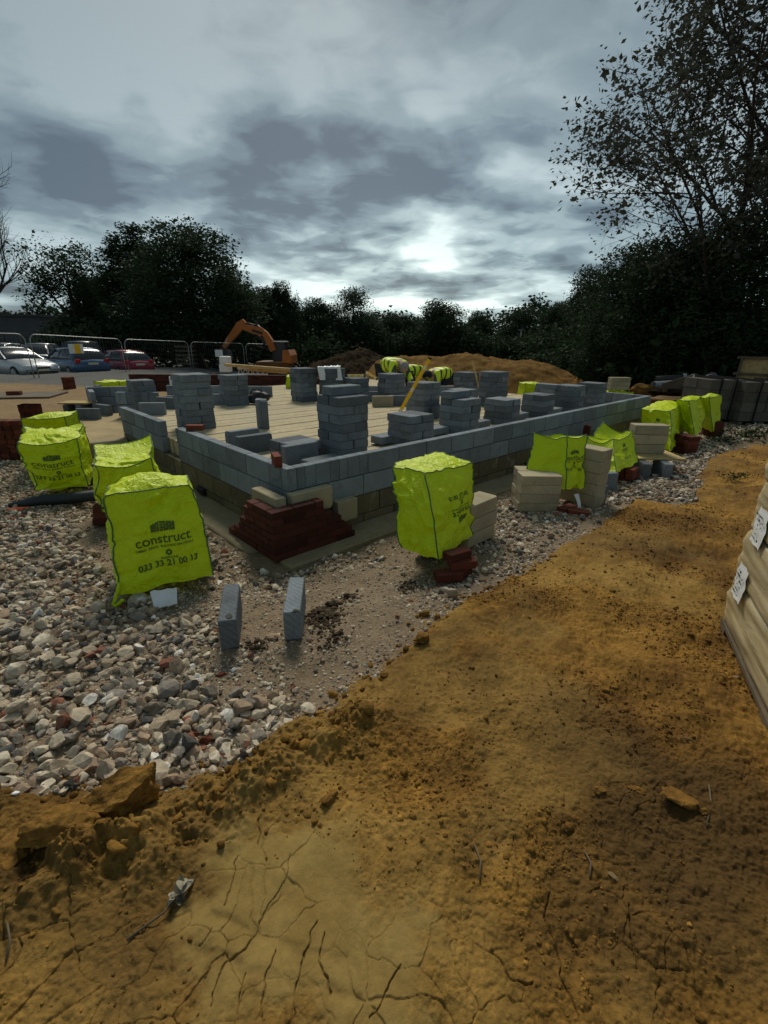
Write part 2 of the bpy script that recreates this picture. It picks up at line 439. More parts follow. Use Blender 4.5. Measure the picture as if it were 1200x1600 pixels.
def ground_material():
    m, N, b, o = mat_new('site_ground')
    pos = N.n('ShaderNodeTexCoord').outputs['Object']
    at = lambda n: N.n('ShaderNodeAttribute', attribute_name=n).outputs['Fac']
    clay, yard, tarmac, pale, dark_soil = at('clay'), at('yard'), at('tarmac'), at('pale'), at('dark_soil')
    cc, mid, fin = clay_color(N, pos)
    cpale = N.mix(N.ramp(mid, [(0.3, 0.0), (0.75, 1.0)]), (0.19, 0.122, 0.034), (0.29, 0.202, 0.065))
    cpale = N.mix(1.0, cpale, N.ramp(fin, [(0.25, 0.82), (0.75, 1.12)]), 'MULTIPLY')
    cc = N.mix(pale, cc, cpale)
    cc = N.mix(dark_soil, cc, N.mix(fin, (0.040, 0.022, 0.007), (0.115, 0.066, 0.020)))
    # stony hardcore: small chippings in a grey brown dust
    vo = N.n('ShaderNodeTexVoronoi', feature='F1', ins={'Vector': pos, 'Scale': 62.0, 'Randomness': 1.0})
    vc = N.n('ShaderNodeSeparateColor', ins={0: vo.outputs['Color']}).outputs[0]
    chip = N.ramp(vc, [(0.0, (0.12, 0.10, 0.075)), (0.3, (0.20, 0.155, 0.105)), (0.55, (0.15, 0.135, 0.12)), (0.75, (0.26, 0.215, 0.16)), (0.9, (0.19, 0.10, 0.065)), (0.95, (0.40, 0.37, 0.31))], 'CONSTANT')
    dust = N.mix(N.noise(pos, 2.2, 6, 0.65), (0.145, 0.105, 0.062), (0.235, 0.178, 0.115))
    dust = N.mix(1.0, dust, N.ramp(N.noise(pos, 70.0, 5, 0.7), [(0.3, 0.66), (0.7, 1.34)]), 'MULTIPLY')
    sh = N.ramp(vo.outputs['Distance'], [(0.25, 1.0), (0.5, 0.0)])
    pick = N.math('MULTIPLY', N.ramp(N.noise(pos, 7.0, 4, 0.6), [(0.38, 0.10), (0.62, 0.95)]), sh)
    grav = N.mix(pick, dust, chip)
    wet = N.noise(pos, 2.9, 5, 0.6, 0.8)
    grav = N.mix(N.ramp(wet, [(0.60, 0.0), (0.70, 0.55)]), grav, (0.060, 0.038, 0.018))
    yc = N.mix(N.noise(pos, 0.7, 6, 0.65), (0.175, 0.110, 0.050), (0.30, 0.21, 0.11))
    yc = N.mix(1.0, yc, N.ramp(N.noise(pos, 14.0, 5, 0.7), [(0.3, 0.75), (0.7, 1.2)]), 'MULTIPLY')
    tcol = N.mix(N.noise(pos, 1.5, 6, 0.65), (0.085, 0.085, 0.082), (0.135, 0.13, 0.12))
    c = N.mix(clay, grav, cc); c = N.mix(yard, c, yc); c = N.mix(tarmac, c, tcol)
    N.link(c, b.inputs['Base Color']); b.inputs['Roughness'].default_value = 0.95; b.inputs['Specular IOR Level'].default_value = 0.15
    hg = N.math('MULTIPLY', pick, 0.9)
    lump = N.noise(pos, 20.0, 6, 0.72); lump2 = N.noise(pos, 120.0, 4, 0.7)
    soft = N.math('SUBTRACT', 1.0, N.math('MULTIPLY', pale, 0.8))
    hc = N.math('MULTIPLY', N.math('ADD', N.math('MULTIPLY', lump, 1.2), N.math('MULTIPLY', lump2, 0.5)), soft)
    mixh = N.n('ShaderNodeMix', data_type='FLOAT', ins={0: clay, 2: hg, 3: hc}).outputs[0]
    mixh = N.math('ADD', mixh, N.math('MULTIPLY', lump2, 0.25))
    bp = N.n('ShaderNodeBump', ins={'Strength': 0.65, 'Distance': 0.011, 'Height': mixh}); N.link(bp.outputs[0], b.inputs['Normal'])
    return m


M['ground'] = ground_material()


def slab_material():
    m, N, b, o = mat_new('beam_floor')
    pos = N.n('ShaderNodeTexCoord').outputs['Object']
    sep = N.n('ShaderNodeSeparateXYZ', ins={0: pos})
    wob = N.math('MULTIPLY', N.noise(pos, 1.2, 3), 0.10)
    y = N.math('ADD', sep.outputs[1], wob)
    s = N.math('FRACT', N.math('MULTIPLY', y, 1.9))
    line = N.ramp(s, [(0.0, 0.0), (0.05, 0.0), (0.10, 1.0), (0.40, 1.0), (0.44, 0.35), (0.50, 1.0), (0.92, 1.0), (0.98, 0.0)])
    br = N.noise(pos, 1.1, 6, 0.65)
    c = N.mix(br, (0.30, 0.235, 0.125), (0.56, 0.47, 0.28))
    gap = N.ramp(N.noise(pos, 2.5, 4, 0.6), [(0.30, 0.25), (0.55, 1.0)])
    c = N.mix(N.math('MULTIPLY', N.math('SUBTRACT', 1.0, line), gap), c, (0.085, 0.070, 0.048))
    c = N.mix(1.0, c, N.ramp(N.noise(pos, 16.0, 5, 0.7), [(0.3, 0.75), (0.7, 1.18)]), 'MULTIPLY')
    c = N.mix(N.ramp(N.noise(pos, 0.6, 4, 0.6), [(0.5, 0.0), (0.7, 0.5)]), c, (0.30, 0.28, 0.22))
    N.link(c, b.inputs['Base Color']); b.inputs['Roughness'].default_value = 0.9
    bp = N.n('ShaderNodeBump', ins={'Strength': 0.4, 'Distance': 0.02, 'Height': N.math('ADD', line, N.noise(pos, 20.0, 5, 0.7))}); N.link(bp.outputs[0], b.inputs['Normal'])
    return m


M['slab'] = slab_material()
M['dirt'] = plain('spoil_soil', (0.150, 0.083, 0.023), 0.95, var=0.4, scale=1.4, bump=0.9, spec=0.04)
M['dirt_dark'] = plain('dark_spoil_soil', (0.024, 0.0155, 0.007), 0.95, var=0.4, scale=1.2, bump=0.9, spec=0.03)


def wrap_material():
    m, N, b, o = mat_new('shrink_wrapped_slabs')
    tc = N.n('ShaderNodeTexCoord').outputs['Object']; sep = N.n('ShaderNodeSeparateXYZ', ins={0: tc})
    wv = N.noise(tc, 3.0, 4, 0.6)
    w = N.n('ShaderNodeTexWave', wave_type='BANDS', bands_direction='Z', ins={'Vector': tc, 'Scale': 5.5, 'Distortion': 2.0, 'Detail': 3.0, 'Detail Scale': 1.0}).outputs[0]
    c = N.mix(w, (0.33, 0.245, 0.115), (0.47, 0.385, 0.215))
    c = N.mix(N.ramp(wv, [(0.4, 0.0), (0.7, 0.6)]), c, (0.46, 0.40, 0.27))
    N.link(c, b.inputs['Base Color']); b.inputs['Roughness'].default_value = 0.55
    b.inputs['Coat Weight'].default_value = 0.35; b.inputs['Coat Roughness'].default_value = 0.25
    mp = N.n('ShaderNodeVectorMath', operation='MULTIPLY', ins={0: tc, 1: (3.0, 3.0, 14.0)}).outputs[0]
    bp = N.n('ShaderNodeBump', ins={'Strength': 0.4, 'Distance': 0.015, 'Height': N.noise(mp, 1.6, 5, 0.6, 0.8)}); N.link(bp.outputs[0], b.inputs['Normal'])
    N.link(bp.outputs[0], b.inputs['Coat Normal'])
    return m


M['wrap'] = wrap_material()

# ------------------------------------------------------------------ building axes and ground
ZW, ZS = 0.66, 0.42                    # top of the block walls, top of the floor
CORNER = P(448, 733, ZW)[:2]
YAW = rad(43.25)
U = np.array([math.cos(YAW), math.sin(YAW)]); V = np.array([-math.sin(YAW), math.cos(YAW)])


def UV(u, v): return CORNER + u * U + v * V


def to_uv(p):
    d = np.asarray(p)[..., :2] - CORNER; return d @ U, d @ V


def poly_sd(pts, poly):                # signed distance, positive inside
    pts = np.asarray(pts, float); poly = np.asarray(poly, float)
    d = np.full(len(pts), 1e9); ins = np.zeros(len(pts), bool)
    for a, b in zip(poly, np.roll(poly, -1, 0)):
        e = b - a; w = pts - a; t = np.clip((w @ e) / max(e @ e, 1e-12), 0, 1)
        d = np.minimum(d, np.hypot(*(w - t[:, None] * e).T))
        c = ((a[1] > pts[:, 1]) != (b[1] > pts[:, 1])) & (pts[:, 0] < (b[0] - a[0]) * (pts[:, 1] - a[1]) / (b[1] - a[1] + 1e-12) + a[0])
        ins ^= c
    return np.where(ins, d, -d)


def line_d(pts, line):                 # distance to an open polyline
    pts = np.asarray(pts, float); d = np.full(len(pts), 1e9)
    for a, b in zip(line[:-1], line[1:]):
        e = b - a; w = pts - a; t = np.clip((w @ e) / max(e @ e, 1e-12), 0, 1)
        d = np.minimum(d, np.hypot(*(w - t[:, None] * e).T))
    return d


def pix(l, z=0.05): return np.array([P(x, y, z)[:2] for x, y in l])


CLAY = np.vstack([[(-9.0, 2.2)], pix([(-60, 1215), (0, 1222), (62, 1235), (140, 1250), (215, 1255), (270, 1243), (300, 1236), (333, 1212), (392, 1176), (433, 1143), (473, 1117), (527, 1100),
                  (553, 1073), (590, 1053), (600, 1025), (633, 1007), (673, 970), (690, 955), (740, 925), (790, 903), (833, 886), (883, 853), (910, 832), (950, 810), (987, 788),
                  (1040, 783), (1085, 780), (1093, 750), (1102, 720), (1133, 706), (1167, 697), (1197, 693)]), [(30, 14), (30, -9), (-9, -9)]])
PALE = pix([(310, 1290), (410, 1255), (520, 1310), (600, 1430), (650, 1500), (670, 1640), (280, 1640), (285, 1480), (300, 1380)], 0.1)
DARK1 = pix([(-200, 1290), (150, 1300), (260, 1330), (260, 1450), (230, 1640), (-200, 1640)], 0.1)
DARK2 = pix([(960, 1180), (1150, 1200), (1300, 1400), (1300, 1640), (900, 1640), (850, 1420)], 0.1)
COARSE = pix([(-260, 745), (60, 800), (150, 850), (250, 955), (340, 950), (350, 1050), (440, 1095), (500, 1092), (420, 1165), (290, 1245), (140, 1255), (-260, 1225)])
MEDIUM1 = pix([(335, 800), (385, 865), (560, 835), (620, 865), (560, 885), (430, 905), (340, 925), (300, 860)], -0.05)
MEDIUM2 = pix([(745, 800), (720, 860), (745, 890), (680, 925), (700, 945), (840, 875), (930, 805), (880, 800), (800, 755)], 0.0)
MEDIUM3 = pix([(960, 790), (1090, 775), (1100, 712), (1200, 680), (1200, 665), (1090, 668), (1040, 715), (940, 775)], 0.0)
CRACKS = [pix(l, 0.10) for l in (
    [(406, 1279), (402, 1317)], [(452, 1329), (450, 1367), (425, 1405), (400, 1446), (383, 1487), (354, 1508), (340, 1545), (329, 1579)],
    [(496, 1440), (475, 1487), (463, 1550), (461, 1595)], [(433, 1490), (417, 1533), (412, 1595)], [(371, 1333), (362, 1375), (352, 1412)],
    [(628, 1508), (605, 1549), (579, 1596)], [(330, 1450), (312, 1475)], [(388, 1520), (378, 1560), (374, 1600)], [(505, 1460), (499, 1510), (520, 1560)],
    [(860, 1400), (850, 1440), (870, 1490), (880, 1540), (905, 1590)], [(980, 1420), (985, 1470), (995, 1515)], [(1035, 1455), (1075, 1500), (1085, 1540)], [(770, 1490), (800, 1540), (830, 1545)])]
TRACKS = [pix(l, 0.10) for l in ([(288, 1473), (354, 1500), (388, 1517), (470, 1545), (560, 1560)], [(333, 1425), (396, 1454), (479, 1490), (540, 1500)])]
PTS_BANK = pix([(0, 1400), (120, 1345), (200, 1330), (300, 1275), (380, 1225), (470, 1160), (560, 1120)], 0.1)     # crumbly ridge behind the gravel edge


def worley(p, seed=0):                 # distance to the nearest cell border (F2 - F1)
    i = np.floor(p).astype(np.int64); f1 = np.full(len(p), 9.0); f2 = np.full(len(p), 9.0); zero = np.zeros(len(p), np.int64)
    for dx in (-1, 0, 1):
        for dy in (-1, 0, 1):
            cx, cy = i[:, 0] + dx, i[:, 1] + dy
            d = np.hypot(cx + _hash(cx, cy, zero, seed) - p[:, 0], cy + _hash(cx, cy, zero, seed + 1) - p[:, 1])
            f2 = np.minimum(f2, np.maximum(f1, d)); f1 = np.minimum(f1, d)
    return f2 - f1


def bld_dist(p):
    u, v = to_uv(p); du = np.maximum(np.maximum(-u, u - 9.04), 0); dv = np.maximum(np.maximum(-v, v - 9.0), 0)
    return np.hypot(du, dv)


def ground_z(p, detail=True, masks=False):
    p = np.asarray(p, float); x, y = p[:, 0], p[:, 1]
    do = bld_dist(p)
    z = -0.12 + 0.14 * sstep(0.25, 1.9, do)
    z = z - 0.80 * sstep(15, 24, y) * sstep(-14, -7, x) - 0.9 * sstep(26, 45, y)
    r = np.hypot(x, y); near = r < 14
    sd = np.where(near, poly_sd(p, CLAY), np.where((x > 4) & (y < 0.62 * x + 3.5), 1.0, -1.0))
    if detail:
        sd = sd + 0.055 * fbm(p * 5.0, 3, 5) + 0.02 * vnoise(p * 23.0, 9)
    clay = sstep(-0.015, 0.03, sd)
    z = z + sstep(-0.03, 0.10, sd) * 0.055 + 0.04 * sstep(0.1, 0.9, sd)
    pale = sstep(-0.12, 0.12, poly_sd(p, PALE) + 0.10 * fbm(p * 6.0, 4, 31, 0.6)) * (r < 5)
    pale = np.maximum(pale, 0.36 * sstep(0.05, 0.55, fbm(p * 1.25, 4, 88, 0.55)) * (r < 9))
    dark_soil = np.zeros(len(p))
    if detail and masks:               # darker brown soil colour in two places
        m1 = np.maximum(poly_sd(p, DARK1), poly_sd(p, DARK2)) + 0.22 * fbm(p * 2.2, 4, 35, 0.6)
        dark_soil = 0.92 * sstep(-0.25, 0.25, m1) * (r < 6) * (1 - pale)
    if detail:
        rough = clay * (1 - 0.9 * pale)
        n = 0.030 * fbm(p * 2.1, 3, 1) + rough * (0.011 * fbm(p * 9.0, 4, 3, 0.55) + 0.009 * np.abs(fbm(p * 26.0, 3, 7, 0.6)))
        rdg = np.exp(-(line_d(p, PTS_BANK) / 0.13) ** 2) * (r < 4)
        n = n + rdg * (0.055 + 0.05 * fbm(p * 8.0, 4, 21, 0.6))
        z = z + n * np.where(r < 16, 1, 0.4)
        z = z + (1 - clay) * 0.012 * fbm(p * 4.0, 3, 13)
        w = r < 3.2
        if w.any():
            q = p[w] + np.column_stack([0.006 * fbm(p[w] * 30.0, 2, 41), 0.006 * fbm(p[w] * 30.0, 2, 43)])
            cut = np.zeros(w.sum())
            for k, c in enumerate(CRACKS):
                d = line_d(q, c); wd = 0.0012 + 0.0014 * (vnoise(q * 9.0, 50 + k) + 1)
                cut = np.maximum(cut, sstep(wd * 1.1, wd * 0.2, d) * 0.011)
            # fine network of shrinkage cracks in the worked clay
            e1 = worley(q * 7.5 + 0.35 * np.column_stack([vnoise(q * 9.0, 45), vnoise(q * 9.0, 46)]), 5)
            on = sstep(0.02, 0.45, fbm(q * 1.6, 2, 65) + 0.15 * pale[w]) * (0.5 + 0.5 * vnoise(q * 4.0, 66))
            cut = np.maximum(cut, sstep(0.035, 0.008, e1) * 0.011 * on)
            z[w] -= cut * clay[w]
            for c in TRACKS:
                d = line_d(q, c); tr = np.exp(-(d / 0.014) ** 2) * (0.6 + 0.4 * vnoise(q * 12.0, 71))
                z[w] -= 0.008 * tr; dark_soil[w] = np.maximum(dark_soil[w], 0.7 * tr * (0.6 + 0.4 * vnoise(q * 40.0, 73)))
        # wheel ruts on the haul road beside the gravel
        lane = np.abs((p - np.array([3.9, 4.4])) @ np.array([0.72, -0.69]))
        z = z - 0.03 * clay * np.exp(-((lane - 0.35) / 0.12) ** 2) * (r > 2.5) * (r < 12)
    if masks:
        yard = np.maximum(sstep(7.0, 7.8, y + 0.35 * fbm(p * 1.5, 2, 81)) * (x < -3.2), (y > 10.5) * (bld_dist(p) > 0.3))
        yard = np.maximum(yard, (r > 14) * 1.0) * (1 - clay)
        tarmac = sstep(17.6, 18.0, y + 0.12 * (x + 12)) * sstep(-9.0, -10.5, x) * (y < 60)
        return z, clay, yard, tarmac, pale, dark_soil
    return z


def gz(x, y): return float(ground_z(np.array([[x, y]], float), detail=False)[0])


def build_ground():
    fa = np.linspace(rad(90 + 43), rad(90 - 43), 1400)
    ba = np.linspace(rad(90 - 43), rad(90 - 43 - 274), 110)[1:-1]
    ang = np.concatenate([fa, ba]); K = len(ang)
    rr = [0.25]
    while rr[-1] < 2500:
        r = rr[-1]
        g = 1.03 if r < 1.25 else 1.0015 if r < 2.7 else 1.0032 if r < 4.2 else 1.0065 if r < 9 else 1.02 if r < 60 else 1.10
        rr.append(r * g)
    rr = np.array(rr); R = len(rr); cx, cy = 0.0, -0.8
    X = cx + rr[:, None] * np.cos(ang)[None]; Y = cy + rr[:, None] * np.sin(ang)[None]
    p = np.column_stack([X.ravel(), Y.ravel()])
    out = [np.zeros(len(p)) for _ in range(6)]
    for s in range(0, len(p), 200000):
        for o, r_ in zip(out, ground_z(p[s:s + 200000], True, True)): o[s:s + 200000] = r_
    z, clay, yard, tarmac, pale, dark_soil = out
    Vv = np.column_stack([p, z])
    a = (np.arange(R - 1)[:, None] * K + np.arange(K)[None]).ravel()
    b = (np.arange(R - 1)[:, None] * K + (np.arange(K) + 1)[None] % K).ravel()
    Q = np.column_stack([a, a + K, b + K, b])
    # middle of the fan
    c0 = len(Vv); Vv = np.vstack([Vv, [[cx, cy, z[:K].mean()]]])
    me = bpy.data.meshes.new('ground')
    tri = np.column_stack([np.full(K, c0), np.arange(K), (np.arange(K) + 1) % K])
    nl = Q.size + tri.size
    me.vertices.add(len(Vv)); me.vertices.foreach_set('co', Vv.astype(np.float32).ravel())
    me.loops.add(nl); me.loops.foreach_set('vertex_index', np.concatenate([Q.ravel(), tri.ravel()]).astype(np.int32))
    me.polygons.add(len(Q) + K)
    me.polygons.foreach_set('loop_start', np.concatenate([np.arange(len(Q)) * 4, Q.size + np.arange(K) * 3]).astype(np.int32))
    me.polygons.foreach_set('use_smooth', np.ones(len(Q) + K, bool))
    me.update(calc_edges=True)
    for nm, arr in (('clay', clay), ('yard', yard), ('tarmac', tarmac), ('pale', pale), ('dark_soil', dark_soil)):
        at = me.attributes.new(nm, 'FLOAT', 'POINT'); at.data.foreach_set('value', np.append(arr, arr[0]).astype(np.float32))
    tag(obj('ground', me, M['ground']), kind='structure')


build_ground()


# ------------------------------------------------------------------ loose stone and clay crumbs
def ico(sub):
    bm = bmesh.new(); bmesh.ops.create_icosphere(bm, subdivisions=sub, radius=1.0)
    v = np.array([x.co[:] for x in bm.verts]); f = np.array([[l.index for l in q.verts] for q in bm.faces]); bm.free(); return v, f


def stone_proto(sub, seed, planes=12, rough=0.05):
    v, f = ico(sub); r = np.random.default_rng(seed); v = v.copy()
    for _ in range(planes):            # flat facets, as broken stone has
        n = r.normal(size=3); n /= np.linalg.norm(n); h = r.uniform(0.42, 0.82)
        d = v @ n; k = d > h; v[k] -= (d[k] - h)[:, None] * n
    v *= 1 + rough * fbm(v * 2.2 + seed * 3.1, 3, seed)[:, None]
    v *= np.array([1.0, r.uniform(0.65, 0.95), r.uniform(0.5, 0.8)]); return v, f


def scatter(pos, size, sub, seed, protos=14, planes=13, rough=0.05):
    r = np.random.default_rng(seed); VV = []; FF = []; base = 0; n = len(pos)
    which = r.integers(0, protos, n)
    for k in range(protos):
        idx = np.nonzero(which == k)[0]
        if not len(idx): continue
        v, f = stone_proto(sub, seed * 100 + k, planes, rough)
        q = r.normal(size=(len(idx), 4)) * np.array([1, 0.28, 0.28, 1]); q /= np.linalg.norm(q, axis=1)[:, None]
        w, x, y, z = q.T
        Rm = np.stack([np.stack([1 - 2 * (y * y + z * z), 2 * (x * y - z * w), 2 * (x * z + y * w)], 1), np.stack([2 * (x * y + z * w), 1 - 2 * (x * x + z * z), 2 * (y * z - x * w)], 1),
                       np.stack([2 * (x * z - y * w), 2 * (y * z + x * w), 1 - 2 * (x * x + y * y)], 1)], 1)
        vv = np.einsum('nij,vj->nvi', Rm, v) * size[idx][:, None, None] + pos[idx][:, None, :]
        VV.append(vv.reshape(-1, 3)); FF.append((f[None] + (np.arange(len(idx)) * len(v))[:, None, None] + base).reshape(-1, 3)); base += len(idx) * len(v)
    return np.vstack(VV), np.vstack(FF)


def merge(parts):
    vs = []; fs = []; b = 0
    for v, f in parts: vs.append(v); fs.append(f + b); b += len(v)
    return np.vstack(vs), np.vstack(fs)


KEEP_OUT = []                          # footprints the stones stay clear of (x, y, radius)


def build_gravel():
    r = np.random.default_rng(3); parts = []

    def sample(n, x0, x1, y0, y1): return np.column_stack([r.uniform(x0, x1, n), r.uniform(y0, y1, n)])

    def keep(p, m=0.02):
        sd = np.where(np.hypot(*p.T) < 14, poly_sd(p, CLAY), 1) + 0.05 * fbm(p * 5.0, 3, 5)
        ok = (sd < m) & (bld_dist(p) > 0.42)
        # only what the site shows: a wedge about the view
        ok &= np.abs(p[:, 0]) < 0.95 * p[:, 1] + 0.9
        return ok

    def put(p, size, sub, seed, lift=0.35, planes=13):
        z = ground_z(p, True); pos = np.column_stack([p, z + size * r.uniform(-0.2, lift, len(p))])
        parts.append(scatter(pos, size, sub, seed, planes=planes))

    # coarse rubble on the left
    p = sample(44000, -7.5, 0.3, 0.8, 7.4); sdc = poly_sd(p, COARSE) + 0.12 * fbm(p * 3.0, 3, 91)
    p = p[keep(p) & (sdc > 0) & ((p[:, 0] > -3.2) | (r.random(len(p)) < 0.8)) & ~((p[:, 0] < -4.6) & (p[:, 1] > 6.8))]
    n = len(p); s = np.exp(r.normal(math.log(0.031), 0.36, n)); s = np.clip(s, 0.012, 0.072); nearc = np.hypot(*p.T) < 3.6
    put(p[nearc], s[nearc], 3 if False else 2, 5, 0.6); put(p[~nearc], s[~nearc], 1, 6, 0.5)
    # smaller stone through and around it
    p = sample(80000, -7.5, 1.0, 0.8, 7.4); sdc = poly_sd(p, COARSE) + 0.15 * fbm(p * 3.0, 3, 91)
    p = p[keep(p) & (sdc > -0.15) & (r.random(len(p)) < 0.55)]
    put(p, np.clip(np.exp(r.normal(math.log(0.013), 0.4, len(p))), 0.006, 0.03), 1, 7, 0.3)
    # middle sizes by the brick corner and along the wall
    p = sample(70000, -2.0, 10.5, 1.5, 11.0)
    md = np.maximum(np.maximum(poly_sd(p, MEDIUM1), poly_sd(p, MEDIUM2)), poly_sd(p, MEDIUM3)) + 0.12 * fbm(p * 3.5, 3, 95)
    p = p[keep(p) & (md > 0)]
    put(p, np.clip(np.exp(r.normal(math.log(0.023), 0.42, len(p))), 0.008, 0.06), 1, 8, 0.5)
    # chippings everywhere else on the hardcore
    p = sample(190000, -2.2, 6.5, 1.3, 8.0)
    p = p[keep(p, 0.035) & (r.random(len(p)) < 0.32 + 0.68 * sstep(-0.1, 0.6, fbm(p * 2.3, 3, 97)))]
    put(p, np.clip(np.exp(r.normal(math.log(0.0068), 0.50, len(p))), 0.003, 0.024), 0, 9, 0.3, 0)
    p = sample(42000, 1.5, 10.5, 3.2, 11.5); md = poly_sd(p, MEDIUM3) + 0.15 * fbm(p * 2.5, 3, 99); p = p[keep(p) & (md > -0.05)]
    put(p, np.clip(np.exp(r.normal(math.log(0.028), 0.4, len(p))), 0.01, 0.065), 1, 14, 0.6)
    # the far left, beyond the bags
    p = sample(20000, -9.0, -3.0, 3.3, 7.8); p = p[keep(p) & ~((p[:, 1] > 7.3) & (p[:, 0] < -4.4))]
    put(p, np.clip(np.exp(r.normal(math.log(0.024), 0.35, len(p))), 0.01, 0.055), 1, 12, 0.5)
    v, f = merge(parts); o = obj('gravel', np_mesh('gravel', v, f), M['stone']); tag(o, 'mixed crushed rubble and grey stones spread around the new walls', 'gravel', kind='stuff')
    # crumbs of clay
    parts = []

    def put2(p, size, sub, seed, lift=0.3):
        z = ground_z(p, True); pos = np.column_stack([p, z + size * r.uniform(-0.3, lift, len(p))]); parts.append(scatter(pos, size, sub, seed, planes=5, rough=0.22))

    def cl(p): return poly_sd(p, CLAY) + 0.05 * fbm(p * 5.0, 3, 5)
    p = sample(170000, -2.8, 3.6, 0.5, 5.0); pale = poly_sd(p, PALE)
    dens = sstep(-0.15, 0.55, fbm(p * 1.7, 3, 101)) + 0.9 * np.exp(-(line_d(p, PTS_BANK) / 0.16) ** 2)
    dens *= np.where(pale > 0.02, 0.12, 1.0) * (1 - 0.75 * sstep(0.05, 0.55, fbm(p * 1.25, 4, 88, 0.55)))
    ok = (cl(p) > 0.02) & (r.random(len(p)) < 0.62 * dens) & (np.abs(p[:, 0]) < 0.95 * p[:, 1] + 0.7); p = p[ok]
    put2(p, np.clip(np.exp(r.normal(math.log(0.0046), 0.55, len(p))), 0.002, 0.026), 1, 21)
    p = sample(9000, -2.6, 3.0, 0.6, 3.6); e = cl(p)            # lumps along the broken edge
    ok = ((np.abs(e) < 0.08) & (r.random(len(p)) < 0.55)) | ((e > 0) & (np.exp(-(line_d(p, PTS_BANK) / 0.12) ** 2) > r.random(len(p)) * 1.6)); p = p[ok]
    put2(p, np.clip(np.exp(r.normal(math.log(0.015), 0.45, len(p))), 0.006, 0.042), 2, 22)
    p = sample(9000, 0.5, 7.0, 2.5, 8.5); ok = (cl(p) > 0.05) & (r.random(len(p)) < 0.25); p = p[ok]
    put2(p, np.clip(np.exp(r.normal(math.log(0.010), 0.5, len(p))), 0.004, 0.035), 1, 23)
    v, f = merge(parts); o = obj('clay_crumbs', np_mesh('clay_crumbs', v, f, True), M['clod']); tag(o, 'loose crumbs of ochre clay scattered over the dug ground', 'clay crumbs', kind='stuff')
    # dark damp soil dropped on the hardcore
    parts = []
    for (px, py), sp, n in (((508, 962), 0.062, 520), ((500, 950), 0.04, 200), ((520, 935), 0.04, 90), ((545, 922), 0.03, 60), ((525, 1003), 0.04, 40), ((510, 1008), 0.04, 30), ((640, 905), 0.06, 90), ((400, 1012), 0.04, 60)):
        c = P(px, py, 0.03)[:2]; p = c + r.normal(size=(n, 2)) * np.array([sp, sp * 1.3])
        s = np.clip(np.exp(r.normal(math.log(0.0105), 0.5, n)), 0.004, 0.03); z = ground_z(p, True); h = 0.045 * np.exp(-(np.hypot(*(p - c).T) / sp) ** 2)
        parts.append(scatter(np.column_stack([p, z + h * r.random(n)]), s, 1, 31, planes=5, rough=0.2))
    v, f = merge(parts); o = obj('damp_soil', np_mesh('damp_soil', v, f, True), M['damp']); tag(o, 'dark damp soil spilt on the hardcore beside the two upright blocks', 'soil', kind='stuff')


M['damp'] = plain('damp_soil', (0.060, 0.038, 0.017), 0.9, var=0.4, scale=12, bump=0.8)
build_gravel()


def rock(name, px, py, z, size, seed, mat, label, cat, rz=0.0, sub=4, flat=1.0, sink=0.25, planes=10, rough=0.16, group=None):
    v, f = stone_proto(sub, seed, planes, rough); v = v * np.array(size)
    v = v + 0.06 * min(size) * np.column_stack([fbm(v / min(size) * 3 + k * 9, 3, seed + k) for k in range(3)])
    c = P(px, py, z); base = float(ground_z(c[None, :2])[0])
    o = obj(name, np_mesh(name, v, f, True), mat, None, (c[0], c[1], base + size[2] * (0.5 - sink)), rz)
    return tag(o, label, cat, group)


rock('clay_clod', 205, 1262, 0.1, (0.18, 0.095, 0.12), 41, M['clod'], 'large angular slab of clay lying along the edge of the rubble', 'clod', rad(30), 5, sink=0.0)
rock('clay_clod', 92, 1318, 0.1, (0.15, 0.11, 0.105), 43, M['clod'], 'cracked rounded clay lump below the slab of clay, at the lower left', 'clod', rad(10), 5)
rock('clay_clod', 20, 1345, 0.1, (0.13, 0.10, 0.07), 44, M['clod'], 'broad clay lump cut by the left edge of the photo', 'clod', rad(-15), 5)
rock('clay_clod', 660, 1003, 0.06, (0.070, 0.058, 0.055), 47, M['clod'], 'ochre clay lump perched on the edge of the hardcore', 'clod', rad(20))
rock('clay_clod', 512, 1245, 0.12, (0.046, 0.040, 0.032), 48, M['clod'], 'smooth clay lump above the pale cracked patch', 'clod', rad(50))
rock('clay_clod', 465, 1108, 0.10, (0.036, 0.032, 0.028), 46, M['clod'], 'small brown clod at the tip of the grey rubble', 'clod', rad(5))
rock('flat_stone', 1058, 1247, 0.12, (0.075, 0.050, 0.036), 152, M['clod'], 'flat buff stone in the clay, biggest of its cluster', 'stone', rad(-22), 4)
rock('flat_stone', 1100, 1268, 0.12, (0.020, 0.017, 0.015), 53, M['clod'], 'small stone touching the right end of the flat buff stone', 'stone')
rock('flat_stone', 995, 1235, 0.12, (0.034, 0.026, 0.014), 54, M['clod'], 'thin clay flake left of the flat buff stone', 'stone', rad(-30))
rock('flat_stone', 938, 1240, 0.12, (0.026, 0.023, 0.022), 55, M['clod'], 'round brown pebble left of the flat buff stone', 'stone')
rock('flat_stone', 1148, 1055, 0.1, (0.036, 0.022, 0.014), 56, M['tan_stone'], 'pale chip of stone at the foot of the wrapped pallet', 'stone', rad(15))
rock('flat_stone', 958, 1368, 0.12, (0.020, 0.013, 0.010), 57, M['tan_stone'], 'buff splinter of stone alone on the bare clay', 'stone', rad(-50))
rock('flat_stone', 345, 1265, 0.10, (0.03, 0.022, 0.02), 58, M['clod'], 'small pale clod on the crumbly bank below the red bricks', 'stone', rad(30))
rock('half_brick', 320, 1148, 0.06, (0.052, 0.026, 0.026), 61, M['brick'], 'broken red brick among grey rubble near the clay edge', 'brick', rad(28), 3, planes=14, rough=0.03)
